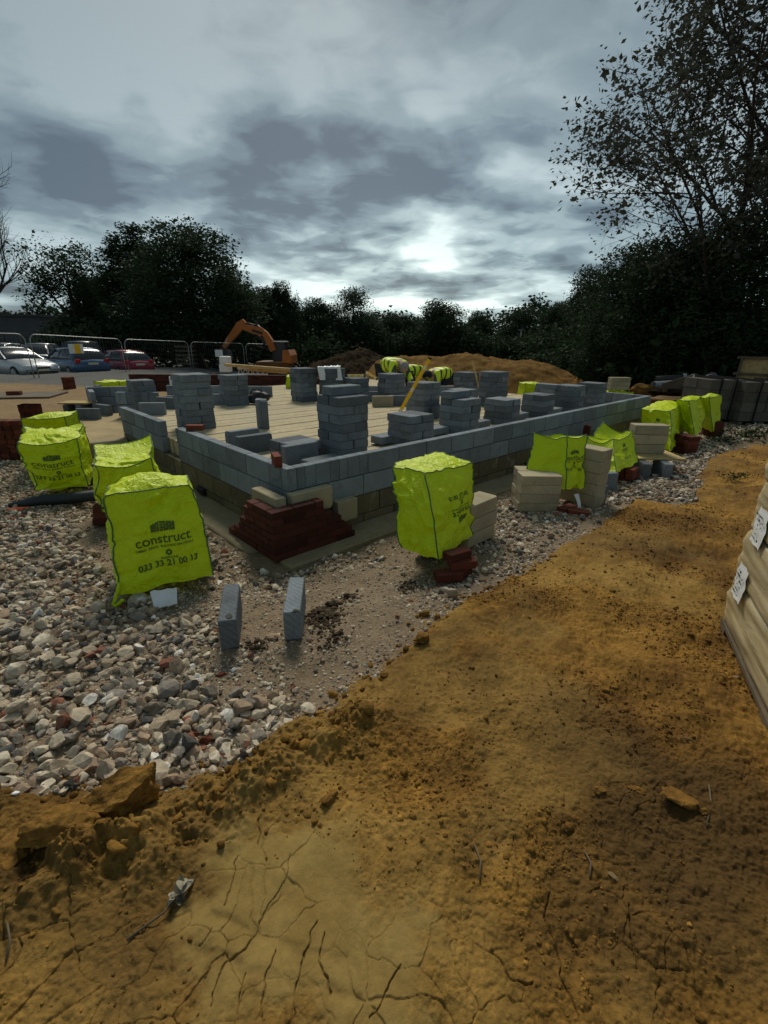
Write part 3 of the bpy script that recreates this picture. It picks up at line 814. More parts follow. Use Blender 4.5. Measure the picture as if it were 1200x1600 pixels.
rock('half_brick', 340, 1170, 0.06, (0.055, 0.040, 0.022), 62, M['brick'], 'flat triangular red brick piece below the broken brick', 'brick', rad(-25), 3, planes=14, rough=0.03)
rock('half_brick', 302, 1142, 0.06, (0.036, 0.022, 0.022), 63, M['brick'], 'small red brick fragment left of the broken brick', 'brick', rad(8), 3, planes=14, rough=0.03)
rock('half_brick', 422, 892, -0.02, (0.036, 0.030, 0.028), 64, M['brick'], 'orange brick lump on the rubble below the brick corner', 'brick', rad(30), 3, planes=14, rough=0.03)
rock('half_brick', 345, 1052, 0.04, (0.04, 0.022, 0.02), 65, M['brick'], 'red brick fragment in front of the left upright block', 'brick', rad(15), 3, planes=14, rough=0.03)
rock('white_stone', 428, 995, 0.04, (0.050, 0.044, 0.042), 66, M['stone'], 'rounded pale rubble stone between the two upright blocks', 'stone', rad(0), 4)
rock('white_stone', 365, 1043, 0.04, (0.028, 0.02, 0.018), 67, M['white'], 'white flint in the rubble before the left upright block', 'stone', rad(30), 3)
rock('white_stone', 408, 1137, 0.05, (0.028, 0.026, 0.03), 68, M['white'], 'white flint at the clay edge of the rubble', 'stone', rad(30), 3)
rock('white_stone', 28, 1252, 0.06, (0.018, 0.014, 0.014), 69, M['white'], 'small white stone by the left edge of the clay bank', 'stone', rad(30), 3)


def dead_twig():
    a = P(195, 1460, 0.13); b = P(255, 1413, 0.13); c = P(285, 1375, 0.15)
    for q in (a, b, c): q[2] = float(ground_z(q[None, :2])[0]) + 0.012
    t = empty('dead_twig', tuple(b), 0, 'dead twig with curled grey leaves lying on the clay', 'twig')
    mb = MB(); bv = Vector(b); mb.tube([Vector(a) - bv, Vector((0, 0, 0.004)), (Vector(c) - bv) * 0.6 + Vector((0, 0, 0.01))], [0.0035, 0.003, 0.002], 6); mb.build('stem', M['old_timber'], t, True)
    r = random.Random(4)
    dv = (Vector(c) - bv)
    for k in range(9):
        f = 0.15 + 0.1 * k; L = r.uniform(0.025, 0.05); w = r.uniform(0.010, 0.02); ang = math.atan2(dv.y, dv.x) + r.uniform(-1.1, 1.1)
        mb = MB(); n = 6; vs = []
        for i in range(n + 1):
            s = i / n; ww = w * math.sin(math.pi * min(1, 0.08 + s * 0.92)) ; zz = 0.01 + 0.02 * math.sin(s * 2.6 + k)
            px_ = dv.x * f + math.cos(ang) * L * s; py_ = dv.y * f + math.sin(ang) * L * s
            for sd in (-1, 0, 1): vs.append((px_ - math.sin(ang) * ww * sd, py_ + math.cos(ang) * ww * sd, zz + (0.008 if sd else 0)))
        mb.add(vs, [(i * 3 + j, i * 3 + j + 1, i * 3 + j + 4, i * 3 + j + 3) for i in range(n) for j in range(2)])
        mb.build('leaf', M['dry_leaf'], t, True)


M['dry_leaf'] = plain('dry_grey_leaf', (0.27, 0.24, 0.17), 0.9, var=0.2, scale=40)
dead_twig()
for k, (a, b, lb) in enumerate((((14, 1448), (8, 1500), 'dark bent stick at the left edge of the clay'), ((915, 1325), (922, 1368), 'thin straw standing in the middle of the bare clay'),
                                ((742, 1315), (750, 1372), 'thin dry stalk lying left of the middle clay'), ((1108, 1225), (1106, 1285), 'fine twig lying beside the flat buff stone'),
                                ((1062, 1155), (1085, 1163), 'curled twig on the clay above the flat buff stone'))):
    A = Vector(P(*a, 0.13)); B = Vector(P(*b, 0.13))
    for q in (A, B): q.z = float(ground_z(np.array([[q.x, q.y]]))[0]) + 0.006
    mb = MB(); mid = (A + B) / 2 + Vector((0.012, 0, 0.006)); mb.tube([Vector(), mid - A, B - A], 0.003, 6)
    tag(mb.build('twig', M['old_timber'], None, True, A), lb, 'twig')

# ------------------------------------------------------------------ floor, footing and walls of the new building
BLD = []


def slab():
    b = MB(); pl = [(0.104, 0.104), (8.93, 0.104), (8.93, 9.0), (3.6, 9.0), (0.104, 5.13)]; n = len(pl)
    b.add([(x, y, ZS) for x, y in pl] + [(x, y, -0.18) for x, y in pl], [tuple(range(n))] + [(i, n + i, n + (i + 1) % n, (i + 1) % n) for i in range(n)])
    tag(b.build('floor_slab', M['slab'], None, False, (CORNER[0], CORNER[1], 0), YAW), kind='structure')
    b = MB()
    b.box((4.5, -0.13, -0.16), (9.5, 0.50, 0.16), bev=0.015); b.box((-0.13, 4.3, -0.163), (0.50, 8.36, 0.16), bev=0.015)
    me = b.mesh('footing'); 
    tag(obj('footing', me, M['footing'], None, (CORNER[0], CORNER[1], 0), YAW), kind='structure')


slab()


def block_wall(name, label, u0, v0, axis, L, courses, thick=0.10, vents=(), seed=0, z0=-0.08, cuts=()):
    """courses: (height, material key) from the bottom; the wall runs from (u0,v0) along +u or +v"""
    r = random.Random(seed); p = UV(u0, v0); yaw = YAW + (0 if axis == 'u' else math.pi / 2)
    side = 1 if axis == 'u' else -1       # thickness goes into the building
    t = empty(name, (p[0], p[1], z0), yaw, label, 'wall')
    groups = {}; z = 0
    for k, (h, mk) in enumerate(courses):
        mb = groups.setdefault(mk, MB()); bl = 0.44 if mk != 'brick_wall' else 0.215
        x = -(bl / 2 + 0.005) * (k % 2); last = k == len(courses) - 1
        if last and cuts:
            x = 0.0
            for c in cuts:
                out = r.uniform(-0.004, 0.004); mb.box((x + c / 2, side * (thick / 2 + out), z + h / 2), (c - 0.003, thick, h - 0.010), bev=0.003); x += c
            x += 0.006
        while x < L - 0.02:
            a = max(x, 0); e = min(x + bl, L); cut = []
            if e - a > 0.03:
                if mk == 'grey_wall' and k % 2 and r.random() < 0.0: cut = []
                out = r.uniform(-0.003, 0.003)
                mb.box(((a + e) / 2, side * (thick / 2 + out), z + h / 2), (e - a, thick, h - 0.010), bev=0.004)
            x += bl + 0.010
        z += h
    for mk, mb in groups.items():
        mb.build({'grey_wall': 'blockwork', 'dense_wall': 'plinth', 'brick_wall': 'brickwork'}[mk], M[mk], t)
    mb = MB(); mb.box((L / 2, side * thick / 2, z / 2 - 0.004), (L - 0.03, thick - 0.030, z - 0.018)); mb.build('mortar', M['mortar'], t)
    for x in vents:
        mb = MB(); mb.box((x, -side * 0.012, 0.055), (0.20, 0.06, 0.075), bev=0.004); mb.mi = 0
        for j in range(3): mb.box((x, -side * 0.045, 0.030 + j * 0.025), (0.18, 0.010, 0.008))
        mb.build('air_vent', M['black'], t)
    return t


CS = [(0.09, 'dense_wall'), (0.215, 'dense_wall'), (0.2175, 'grey_wall'), (0.2175, 'grey_wall')]
block_wall('block_wall', 'long grey block wall running away to the right above the bags', 0.0, 0.0, 'u', 9.04, CS, vents=(2.35, 4.2, 6.4, 8.2), seed=1, cuts=(0.10, 0.09, 0.12, 0.165, 0.115, 0.10, 0.155, 0.11))
block_wall('block_wall', 'grey block wall running left from the near corner to the doorway gap', 0.0, 0.105, 'v', 2.55, CS, vents=(0.65, 1.9), seed=2)
block_wall('block_wall', 'short grey block wall beyond the doorway gap on the left', 0.0, 3.27, 'v', 1.87, CS, seed=3)
block_wall('block_wall', 'low plinth of dense blocks across the doorway gap', 0.0, 2.66, 'v', 0.60, [(0.09, 'dense_wall'), (0.215, 'dense_wall')], seed=4)
block_wall('block_wall', 'grey block end wall turning back at the far right corner', 8.94, 0.105, 'v', 2.6, CS, seed=5)


def free_wall(label, pl, pr, z0, h, seed, thick=0.10, courses=None, mk='grey_wall', name='block_wall', bl=0.44):
    """a straight wall between two photographed feet standing at height z0"""
    a = np.array(pl[:2]); b = np.array(pr[:2]); L = float(np.hypot(*(b - a))); yaw = math.atan2(b[1] - a[1], b[0] - a[0])
    t = empty(name, (a[0], a[1], z0), yaw, label, 'wall'); mb = MB(); n = courses or 2; hh = h / n
    for k in range(n):
        x = -(bl / 2) * (k % 2)
        while x < L - 0.02:
            s = max(x, 0); e = min(x + bl, L)
            if e - s > 0.03: mb.box(((s + e) / 2, thick / 2, hh * (k + 0.5)), (e - s, thick, hh - 0.010), bev=0.004)
            x += bl + 0.01
    mb.build('brickwork' if mk == 'brick_wall' else 'blockwork', M[mk], t)
    mb = MB(); mb.box((L / 2, thick / 2, h / 2), (L - 0.03, thick - 0.030, h - 0.018)); mb.build('mortar', M['mortar'], t)
    return t


def PZ(px, py, Y):
    q = PY(px, py, Y); return q


free_wall('low grey block wall at the back of the floor behind the black tool bag', PY(262, 622, 11.2), PY(425, 622, 11.2), ZS - 0.02, 0.27, 11, courses=1)
free_wall('low grey block wall at the back of the floor left of the workers', PY(545, 622, 11.7), PY(640, 622, 11.7), ZS - 0.02, 0.25, 12, courses=1)
free_wall('low grey block wall at the back of the floor below the bent workers', PY(655, 622, 11.9), PY(760, 618, 12.0), ZS - 0.02, 0.25, 13, courses=1)
free_wall('grey block wall of the projecting bay at the back left', P(146, 655, -0.06), P(222, 652, -0.06), 0.0, 0.66, 14, courses=3)
free_wall('grey block wall of the bay nearest the tall stack at the back left', PY(184, 640, 9.6), PY(248, 638, 9.6), 0.18, 0.50, 15, courses=2)
free_wall('short grey end wall closing the back left bay', P(142, 648, -0.06), P(150, 662, -0.06), 0.0, 0.62, 16, courses=3)
free_wall('long low red brick wall behind the back of the site', PY(205, 612, 16.2), PY(460, 612, 16.4), -0.12, 0.66, 17, 0.21, 9, 'brick_wall', 'brick_wall', 0.215)
free_wall('short red brick wall beside the pale block pier at the back', PY(462, 612, 14.6), PY(544, 612, 14.6), 0.0, 0.60, 18, 0.21, 8, 'brick_wall', 'brick_wall', 0.215)


def sand_bed():                        # raised sandy floor of the bay beyond the left wall
    pl = [P(*q, 0.16) for q in ((100, 693), (198, 686), (196, 668), (236, 640), (140, 650), (60, 668))]
    mb = MB(); n = len(pl)
    vs = [(q[0], q[1], 0.16) for q in pl] + [(q[0], q[1], -0.15) for q in pl]
    mb.add(vs, [tuple(range(n))] + [(i, (i + 1) % n, n + (i + 1) % n, n + i) for i in range(n)])
    tag(mb.build('sand_floor', M['sand'], None), kind='structure')
    a = P(96, 700, 0.12); b = P(200, 690, 0.12); d = b - a; L = float(np.hypot(d[0], d[1]))
    mb = MB(); mb.box((L / 2, 0, 0), (L, 0.20, 0.34), bev=0.02)
    tag(mb.build('kerb_edge', M['footing'], None, False, (a[0], a[1], 0.0), math.atan2(d[1], d[0])), kind='structure')


sand_bed()


def brick_corner():
    q = P(431, 880, -0.085); t = empty('brick_corner', (q[0], q[1], -0.085), YAW, 'dark red brick corner racked back in steps, in front of the block corner', 'brickwork')
    ru = to_uv(P(572, 832, -0.02))[0] - to_uv(q)[0]; lv = to_uv(P(362, 826, -0.02))[1] - to_uv(q)[1]
    n = 7; ch = 0.066; mb = MB(); core = MB(); r = random.Random(8)
    for k in range(n):
        z = ch * k + ch / 2; f = 1 - 0.50 * (k / (n - 1)); Lu, Lv = ru * f + r.uniform(-0.05, 0.07), lv * (1 - 0.52 * (k / (n - 1))) + r.uniform(-0.05, 0.07)
        x = 0.0 if k % 2 == 0 else 0.1125
        while x < Lu - 0.03:
            e = min(x + 0.215, Lu); j = r.uniform(-0.002, 0.002); mb.box(((x + e) / 2, 0.051 + j, z), (e - x, 0.102, 0.058), bev=0.003); x = e + 0.01
        y = 0.1125 if k % 2 == 0 else 0.0
        while y < Lv - 0.03:
            e = min(y + 0.215, Lv); j = r.uniform(-0.002, 0.002); mb.box((0.051 + j, (y + e) / 2, z), (0.102, e - y, 0.058), bev=0.003); y = e + 0.01
        core.box((Lu / 2, 0.051, z - 0.007), (Lu - 0.016, 0.088, 0.058)); core.box((0.0513, Lv / 2 + 0.045, z - 0.0085), (0.086, Lv - 0.11, 0.056))
    mb.build('brickwork', M['brick_wall'], t); core.build('mortar', M['mortar_dark'], t)
    return q, ru, lv


M['mortar_dark'] = blockmat('brown_mortar', (0.055, 0.040, 0.026), 0.05, stain=0.2)
BC_ORIGIN, BC_U, BC_V = brick_corner()

# ------------------------------------------------------------------ loose blocks, one object each
def block_mesh(nm, sx, sy, sz, seed, bev=0.006, chip=0.05):
    bm = bmesh.new(); bmesh.ops.create_cube(bm, size=1.0)
    for v in bm.verts: v.co = Vector((v.co.x * sx, v.co.y * sy, v.co.z * sz))
    bmesh.ops.bevel(bm, geom=list(bm.edges), offset=bev, segments=1, affect='EDGES')
    r = random.Random(seed)
    for _ in range(3):                 # a chipped corner or two
        c = Vector((r.choice((-1, 1)) * sx / 2, r.choice((-1, 1)) * sy / 2, r.choice((-1, 1)) * sz / 2)); n = (c.normalized() + Vector((r.uniform(-.4, .4), r.uniform(-.4, .4), r.uniform(-.4, .4)))).normalized()
        d = c.dot(n) - r.uniform(0.004, 0.018)
        g = bmesh.ops.bisect_plane(bm, geom=bm.verts[:] + bm.edges[:] + bm.faces[:], plane_co=n * d, plane_no=n, clear_outer=True)
        es = [e for e in g['geom_cut'] if isinstance(e, bmesh.types.BMEdge)]
        bmesh.ops.contextual_create(bm, geom=es)
    bmesh.ops.recalc_face_normals(bm, faces=bm.faces)
    me = bpy.data.meshes.new(nm); bm.to_mesh(me); bm.free(); return me


GB = [block_mesh('concrete_block', 0.44, 0.215, 0.10, s) for s in range(6)]
for m_ in GB: m_.materials.append(M['grey_block'])
BB = [block_mesh('dense_block', 0.44, 0.215, 0.10, 20 + s) for s in range(4)]
for m_ in BB: m_.materials.append(M['beige_block'])
BR = [block_mesh('brick', 0.215, 0.102, 0.065, 40 + s, 0.003) for s in range(5)]
for m_ in BR: m_.materials.append(M['brick'])
MESHES = {'grey': ('concrete_block', GB, 'block'), 'beige': ('dense_block', BB, 'block'), 'brick': ('brick', BR, 'brick')}
BR_RND = random.Random(5)


def place(kind, loc, rz, label, group=None, rx=0.0, ry=0.0):
    nm, ms, cat = MESHES[kind]
    o = bpy.data.objects.new(nm, BR_RND.choice(ms)); COL.objects.link(o)
    o.location = loc; o.rotation_mode = 'XYZ'; o.rotation_euler = (rx, ry, rz)
    return tag(o, label, cat, group)


ORD = ['bottom', 'second', 'third', 'fourth', 'fifth', 'sixth', 'seventh', 'eighth', 'ninth', 'tenth', 'eleventh']


def stack(px, py, z, n, desc, kind='grey', yaw=YAW, seed=0, top=2, per=2, jit=0.006, Y=None, on_edge=(), swap=0):
    """courses of two blocks laid crosswise; px,py is the foot of the stack's middle, seen in the photograph"""
    r = random.Random(seed * 7 + 3); q = P(px, py, z) if Y is None else PY(px, py, Y); c = Vector((q[0], q[1], z))
    col = {'grey': 'grey', 'beige': 'buff', 'brick': 'red'}[kind]
    sx, sy, sz = {'grey': (0.44, 0.215, 0.10), 'beige': (0.44, 0.215, 0.10), 'brick': (0.215, 0.102, 0.065)}[kind]
    word = 'brick' if kind == 'brick' else 'block'
    zz = z
    for k in range(n):
        last = k == n - 1; m = per if not last else top; h = sz
        edge = k in on_edge
        for j in range(2 if edge and m > 1 else m):
            along = (k + swap) % 2 == 0; off = (j - 0.5) * (sy + 0.004) if m > 1 or per == 1 else 0.0
            if per == 1: off = 0.0
            if last and m == 1 and per == 2: off = -0.5 * (sy + 0.004)
            a = yaw + (0 if along else math.pi / 2) + r.gauss(0, 0.018)
            ox = -math.sin(yaw + (0 if along else math.pi / 2)) * off + r.gauss(0, jit); oy = math.cos(yaw + (0 if along else math.pi / 2)) * off + r.gauss(0, jit)
            pre = ('' if m == 1 else ('left ' if (j == 1) == (math.cos(yaw + (0 if along else math.pi / 2) + math.pi / 2) < 0) else 'right '))
            lev = 'top' if last else ORD[k]
            lab = f"{pre}{col} {word} in the {lev} course of {desc}"
            place(kind, (c.x + ox, c.y + oy, zz + h / 2), a, lab, desc)
        zz += sz + 0.001
    return c, zz


def lone(kind, px, py, z, rz, label, edge=False, Y=None, end=False, group=None, ry=0.0):
    q = P(px, py, z) if Y is None else PY(px, py, Y)
    hz = {'grey': (0.05, 0.1075, 0.22), 'beige': (0.05, 0.1075, 0.22), 'brick': (0.0325, 0.051, 0.1075)}[kind][2 if end else 1 if edge else 0]
    return place(kind, (q[0], q[1], z + hz), rz, label, group, rx=math.pi / 2 if edge else 0.0, ry=math.pi / 2 if end else ry)


TALL = 'the tall stack by the near corner'
stack(537, 709, ZS, 7, TALL, seed=1, top=2)
qc = P(537, 709, ZS); place('grey', (qc[0] - 0.02, qc[1] + 0.07, ZS + 7 * 0.101 + 0.05), YAW + 0.03, 'single grey block on the very top of the tall stack by the near corner', TALL)
stack(308, 668, ZS, 8, 'the tall stack behind the left wall', seed=2)
stack(463, 713, ZS, 2, 'the low stack just inside the near corner', seed=3, swap=1)
stack(641, 693, ZS, 4, 'the square stack left of the level', seed=4)
stack(717, 674, ZS, 5, 'the ragged stack right of the yellow level', seed=5, top=2)
qc = P(712, 674, ZS); place('grey', (qc[0] - 0.03, qc[1] + 0.06, ZS + 5 * 0.101 + 0.05), YAW, 'single grey block on top of the ragged stack right of the yellow level')
stack(782, 660, ZS, 4, 'the low square stack midway along the wall', seed=6)
stack(838, 650, ZS, 4, 'the stack with a loose block behind', seed=7, swap=1)
qc = P(852, 640, ZS); place('grey', (qc[0], qc[1], ZS + 0.46), YAW + math.pi / 2, 'loose grey block standing higher at the back of the right wall stack')
stack(886, 642, ZS, 5, 'the left stack of the touching pair', seed=8)
stack(921, 636, ZS, 5, 'the right stack of the touching pair', seed=9, swap=1)
stack(660, 650, ZS, 6, 'the stack that the yellow level leans on', seed=10)
stack(720, 640, ZS, 4, 'the wide stack behind the yellow level stack', seed=11)
stack(727, 622, ZS, 6, 'the dark stack left of the stick', seed=12)
stack(768, 634, ZS, 7, 'the tall stack beside the leaning stick', seed=13)
stack(611, 627, ZS, 6, 'the stack before the grey haired worker', seed=14)
stack(476, 626, ZS, 7, 'the tall stack beside the brick pier', seed=15)
stack(520, 626, ZS, 7, 'the stack under the white paper sack', seed=16)
stack(556, 626, ZS, 5, 'the stack carrying a flat yellow level', seed=17)
stack(368, 632, ZS, 6, 'the stack behind the black tool bag', seed=18)
stack(226, 640, 0.30, 6, 'the wide stack at the back left bay', seed=19)

lone('grey', 381, 697, ZS, YAW + 0.02, 'grey block on edge, rear of the pair by the left wall', True)
lone('grey', 399, 706, ZS, YAW - 0.03, 'grey block on edge, front of the pair by the left wall', True)
lone('grey', 470, 722, ZS, YAW, 'grey block on edge in front of the low corner stack', True)
lone('grey', 505, 729, ZS, YAW + 0.04, 'grey block lying along the wall top near the corner')
lone('grey', 606, 690, ZS + 0.02, YAW, 'grey block lying flat right of the tall corner stack')
lone('grey', 678, 678, ZS + 0.02, YAW, 'grey block lying flat against the right wall below the ragged stack')
lone('grey', 745, 667, ZS + 0.02, YAW, 'grey block lying flat between the ragged and low square stacks')
lone('grey', 808, 654, ZS + 0.02, YAW + 0.05, 'grey block lying flat between two stacks of the right wall')
lone('grey', 862, 646, ZS + 0.02, YAW, 'grey block lying flat left of the two touching stacks')
lone('grey', 682, 652, ZS, YAW + 0.5, 'grey block tilted at the foot of the level stack', True, ry=0.0)
lone('grey', 408, 668, ZS, 0.2, 'left grey block of the pair standing on end mid floor', end=True)
lone('grey', 415, 669, ZS, 0.35, 'right grey block of the pair standing on end mid floor', end=True)
lone('beige', 598, 635, ZS, 0.15, 'small buff block on edge alone on the floor', True)
lone('grey', 580, 627, ZS, 0.2, 'grey block on edge left of the small buff block', True)
lone('grey', 624, 634, ZS, 0.1, 'grey block on edge right of the small buff block', True)
lone('grey', 345, 632, ZS, 0.1, 'grey block on edge left of the tool bag stack', True)
lone('grey', 280, 635, ZS, 0.2, 'grey block on edge near the back wall, left of the tall stack', True)
lone('grey', 262, 638, ZS, -0.3, 'short grey block by the back wall behind the left wall end', True)
lone('grey', 240, 648, ZS, 0.1, 'grey block on edge just behind the short left wall', True)
lone('grey', 140, 655, 0.16, 0.1, 'grey block on edge beside the buff board at the left', True)
lone('grey', 164, 648, 0.16, -0.5, 'grey block leaning in the corner of the back left bay', True)
place('beige', tuple(PY(149, 612, 12.6)[:2]) + (0.34,), 0.1, 'buff block on edge on the wall of the back left bay', rx=math.pi / 2).scale = (0.75, 1, 1.2)
place('beige', tuple(PY(149, 612, 12.6)[:2]) + (0.10,), 0.1, 'lower buff block under another in the back left bay', rx=math.pi / 2).scale = (0.75, 1, 1.2)
lone('grey', 158, 630, 0.16, 0.1, 'grey block standing on end at the left of the bay', end=True)
lone('brick', 433, 727, ZW - 0.005, YAW + 1.2, 'red brick standing on the near wall corner', True)
lone('brick', 305, 672, ZW, 0.0, 'red brick lying on the far end of the left wall')
lone('brick', 915, 684, 0.26, YAW, 'red brick standing on end against the right wall', end=True)
u_, v_ = to_uv(BC_ORIGIN)


def uvp(u, v, z): q = UV(u, v); return (q[0], q[1], z)


place('beige', uvp(u_ + 0.165, v_ + 0.34, 0.335), YAW + math.pi / 2, 'buff block laid behind the left arm of the brick corner', rx=math.pi / 2)
place('beige', uvp(u_ + 0.50, v_ + 0.165, 0.335), YAW, 'buff block on edge behind the right arm of the brick corner', rx=math.pi / 2)
place('beige', uvp(u_ + 0.90, v_ + 0.16, 0.15), YAW, 'lower buff block at the right end of the brick corner', rx=math.pi / 2).scale = (0.55, 1, 1)
place('grey', tuple(P(364, 985, 0.03)[:2]) + (0.03 + 0.1075,), rad(104), 'left of two grey blocks on edge alone on the rubble', rx=math.pi / 2)
place('grey', tuple(P(463, 972, 0.03)[:2]) + (0.03 + 0.1075,), rad(96), 'right of two grey blocks on edge alone on the rubble', rx=math.pi / 2)
rock('mortar_dab', 357, 962, 0.245, (0.040, 0.026, 0.010), 71, M['mortar'], 'dab of mortar on the left upright block', 'mortar', rad(95), 3)
bpy.context.scene.objects['mortar_dab'].location.z = 0.247
_o = rock('mortar_dab', 462, 955, 0.245, (0.026, 0.022, 0.014), 72, M['mortar'], 'lump of mortar on the right upright block', 'mortar', rad(30), 3); _o.location.z = 0.249

# ------------------------------------------------------------------ fluorescent bags pulled over stacks
def text_mesh(body, size, bold=0.0, align='CENTER'):
    cu = bpy.data.curves.new('text', 'FONT'); cu.body = body; cu.size = size; cu.align_x = align; cu.align_y = 'CENTER'; cu.offset = bold; cu.resolution_u = 3
    o = bpy.data.objects.new('text', cu); COL.objects.link(o); dg = bpy.context.evaluated_depsgraph_get()
    me = bpy.data.meshes.new_from_object(o.evaluated_get(dg)); bpy.data.objects.remove(o); bpy.data.curves.remove(cu)
    bm = bmesh.new(); bm.from_mesh(me); bmesh.ops.triangulate(bm, faces=bm.faces)
    for _ in range(2):
        es = [e for e in bm.edges if e.calc_length() > size * 0.18]
        if es: bmesh.ops.subdivide_edges(bm, edges=es, cuts=1); bmesh.ops.triangulate(bm, faces=bm.faces)
    v = np.array([x.co[:] for x in bm.verts]); f = [tuple(l.index for l in q.verts) for q in bm.faces]; bm.free(); bpy.data.meshes.remove(me)
    return v[:, :2], f


def logo_shape():                      # a brick gable: courses rising to a corner, split by pale joints
    vs = []; fs = []
    def quad(a, b, c, d):
        n = 6
        for i in range(n + 1):
            s = i / n
            vs.append((a[0] + (b[0] - a[0]) * s, a[1] + (b[1] - a[1]) * s)); vs.append((d[0] + (c[0] - d[0]) * s, d[1] + (c[1] - d[1]) * s))
        k = len(vs) - 2 * (n + 1)
        for i in range(n): fs.append((k + 2 * i, k + 2 * i + 2, k + 2 * i + 3, k + 2 * i + 1))
    for row in range(4):
        z0, z1 = row * 0.24, row * 0.24 + 0.20
        kl = lambda z: -0.25 + 0.0 * z
        f = 0.35 + 0.65 * row / 3.0
        # left short wall, falling away from the corner
        lcut = [-0.95, -0.62, -0.25] if row % 2 else [-0.95, -0.45, -0.25]
        for a, b in zip(lcut[:-1], lcut[1:]):
            fa = lambda x: 0.42 * (x + 0.25) * (row / 3.0)
            quad((a + 0.02, z0 + fa(a)), (b - 0.02, z0 + fa(b)), (b - 0.02, z1 + fa(b)), (a + 0.02, z1 + fa(a)))
        rcut = [-0.25, 0.25, 0.75, 1.0] if row % 2 else [-0.25, 0.05, 0.5, 1.0]
        for a, b in zip(rcut[:-1], rcut[1:]):
            fa = lambda x: -0.16 * (x + 0.25) * (row / 3.0)
            quad((a + 0.02, z0 + fa(a)), (b - 0.02, z0 + fa(b)), (b - 0.02, z1 + fa(b)), (a + 0.02, z1 + fa(a)))
    return np.array(vs) * 0.5 + np.array([0, -0.22]), fs


TXT = {'word': text_mesh('construct', 1.0, 0.012), 'tag': text_mesh('TIMBER  BRICKS  BUILDING MATERIALS', 1.0, 0.02), 'free': text_mesh('FREEPHONE', 1.0, 0.02),
       'phone': text_mesh('033 33 21 00 13', 1.0, 0.03), 'logo': logo_shape()}
_rv = []; _rf = []
for i in range(16):
    a = 2 * math.pi * i / 16
    _rv += [(0.5 * math.cos(a), 0.5 * math.sin(a)), (0.16 * math.cos(a), 0.16 * math.sin(a))]
    _rf.append((2 * i, (2 * i + 2) % 32, (2 * i + 3) % 32, 2 * i + 1))
TXT['ring'] = (np.array(_rv), _rf)


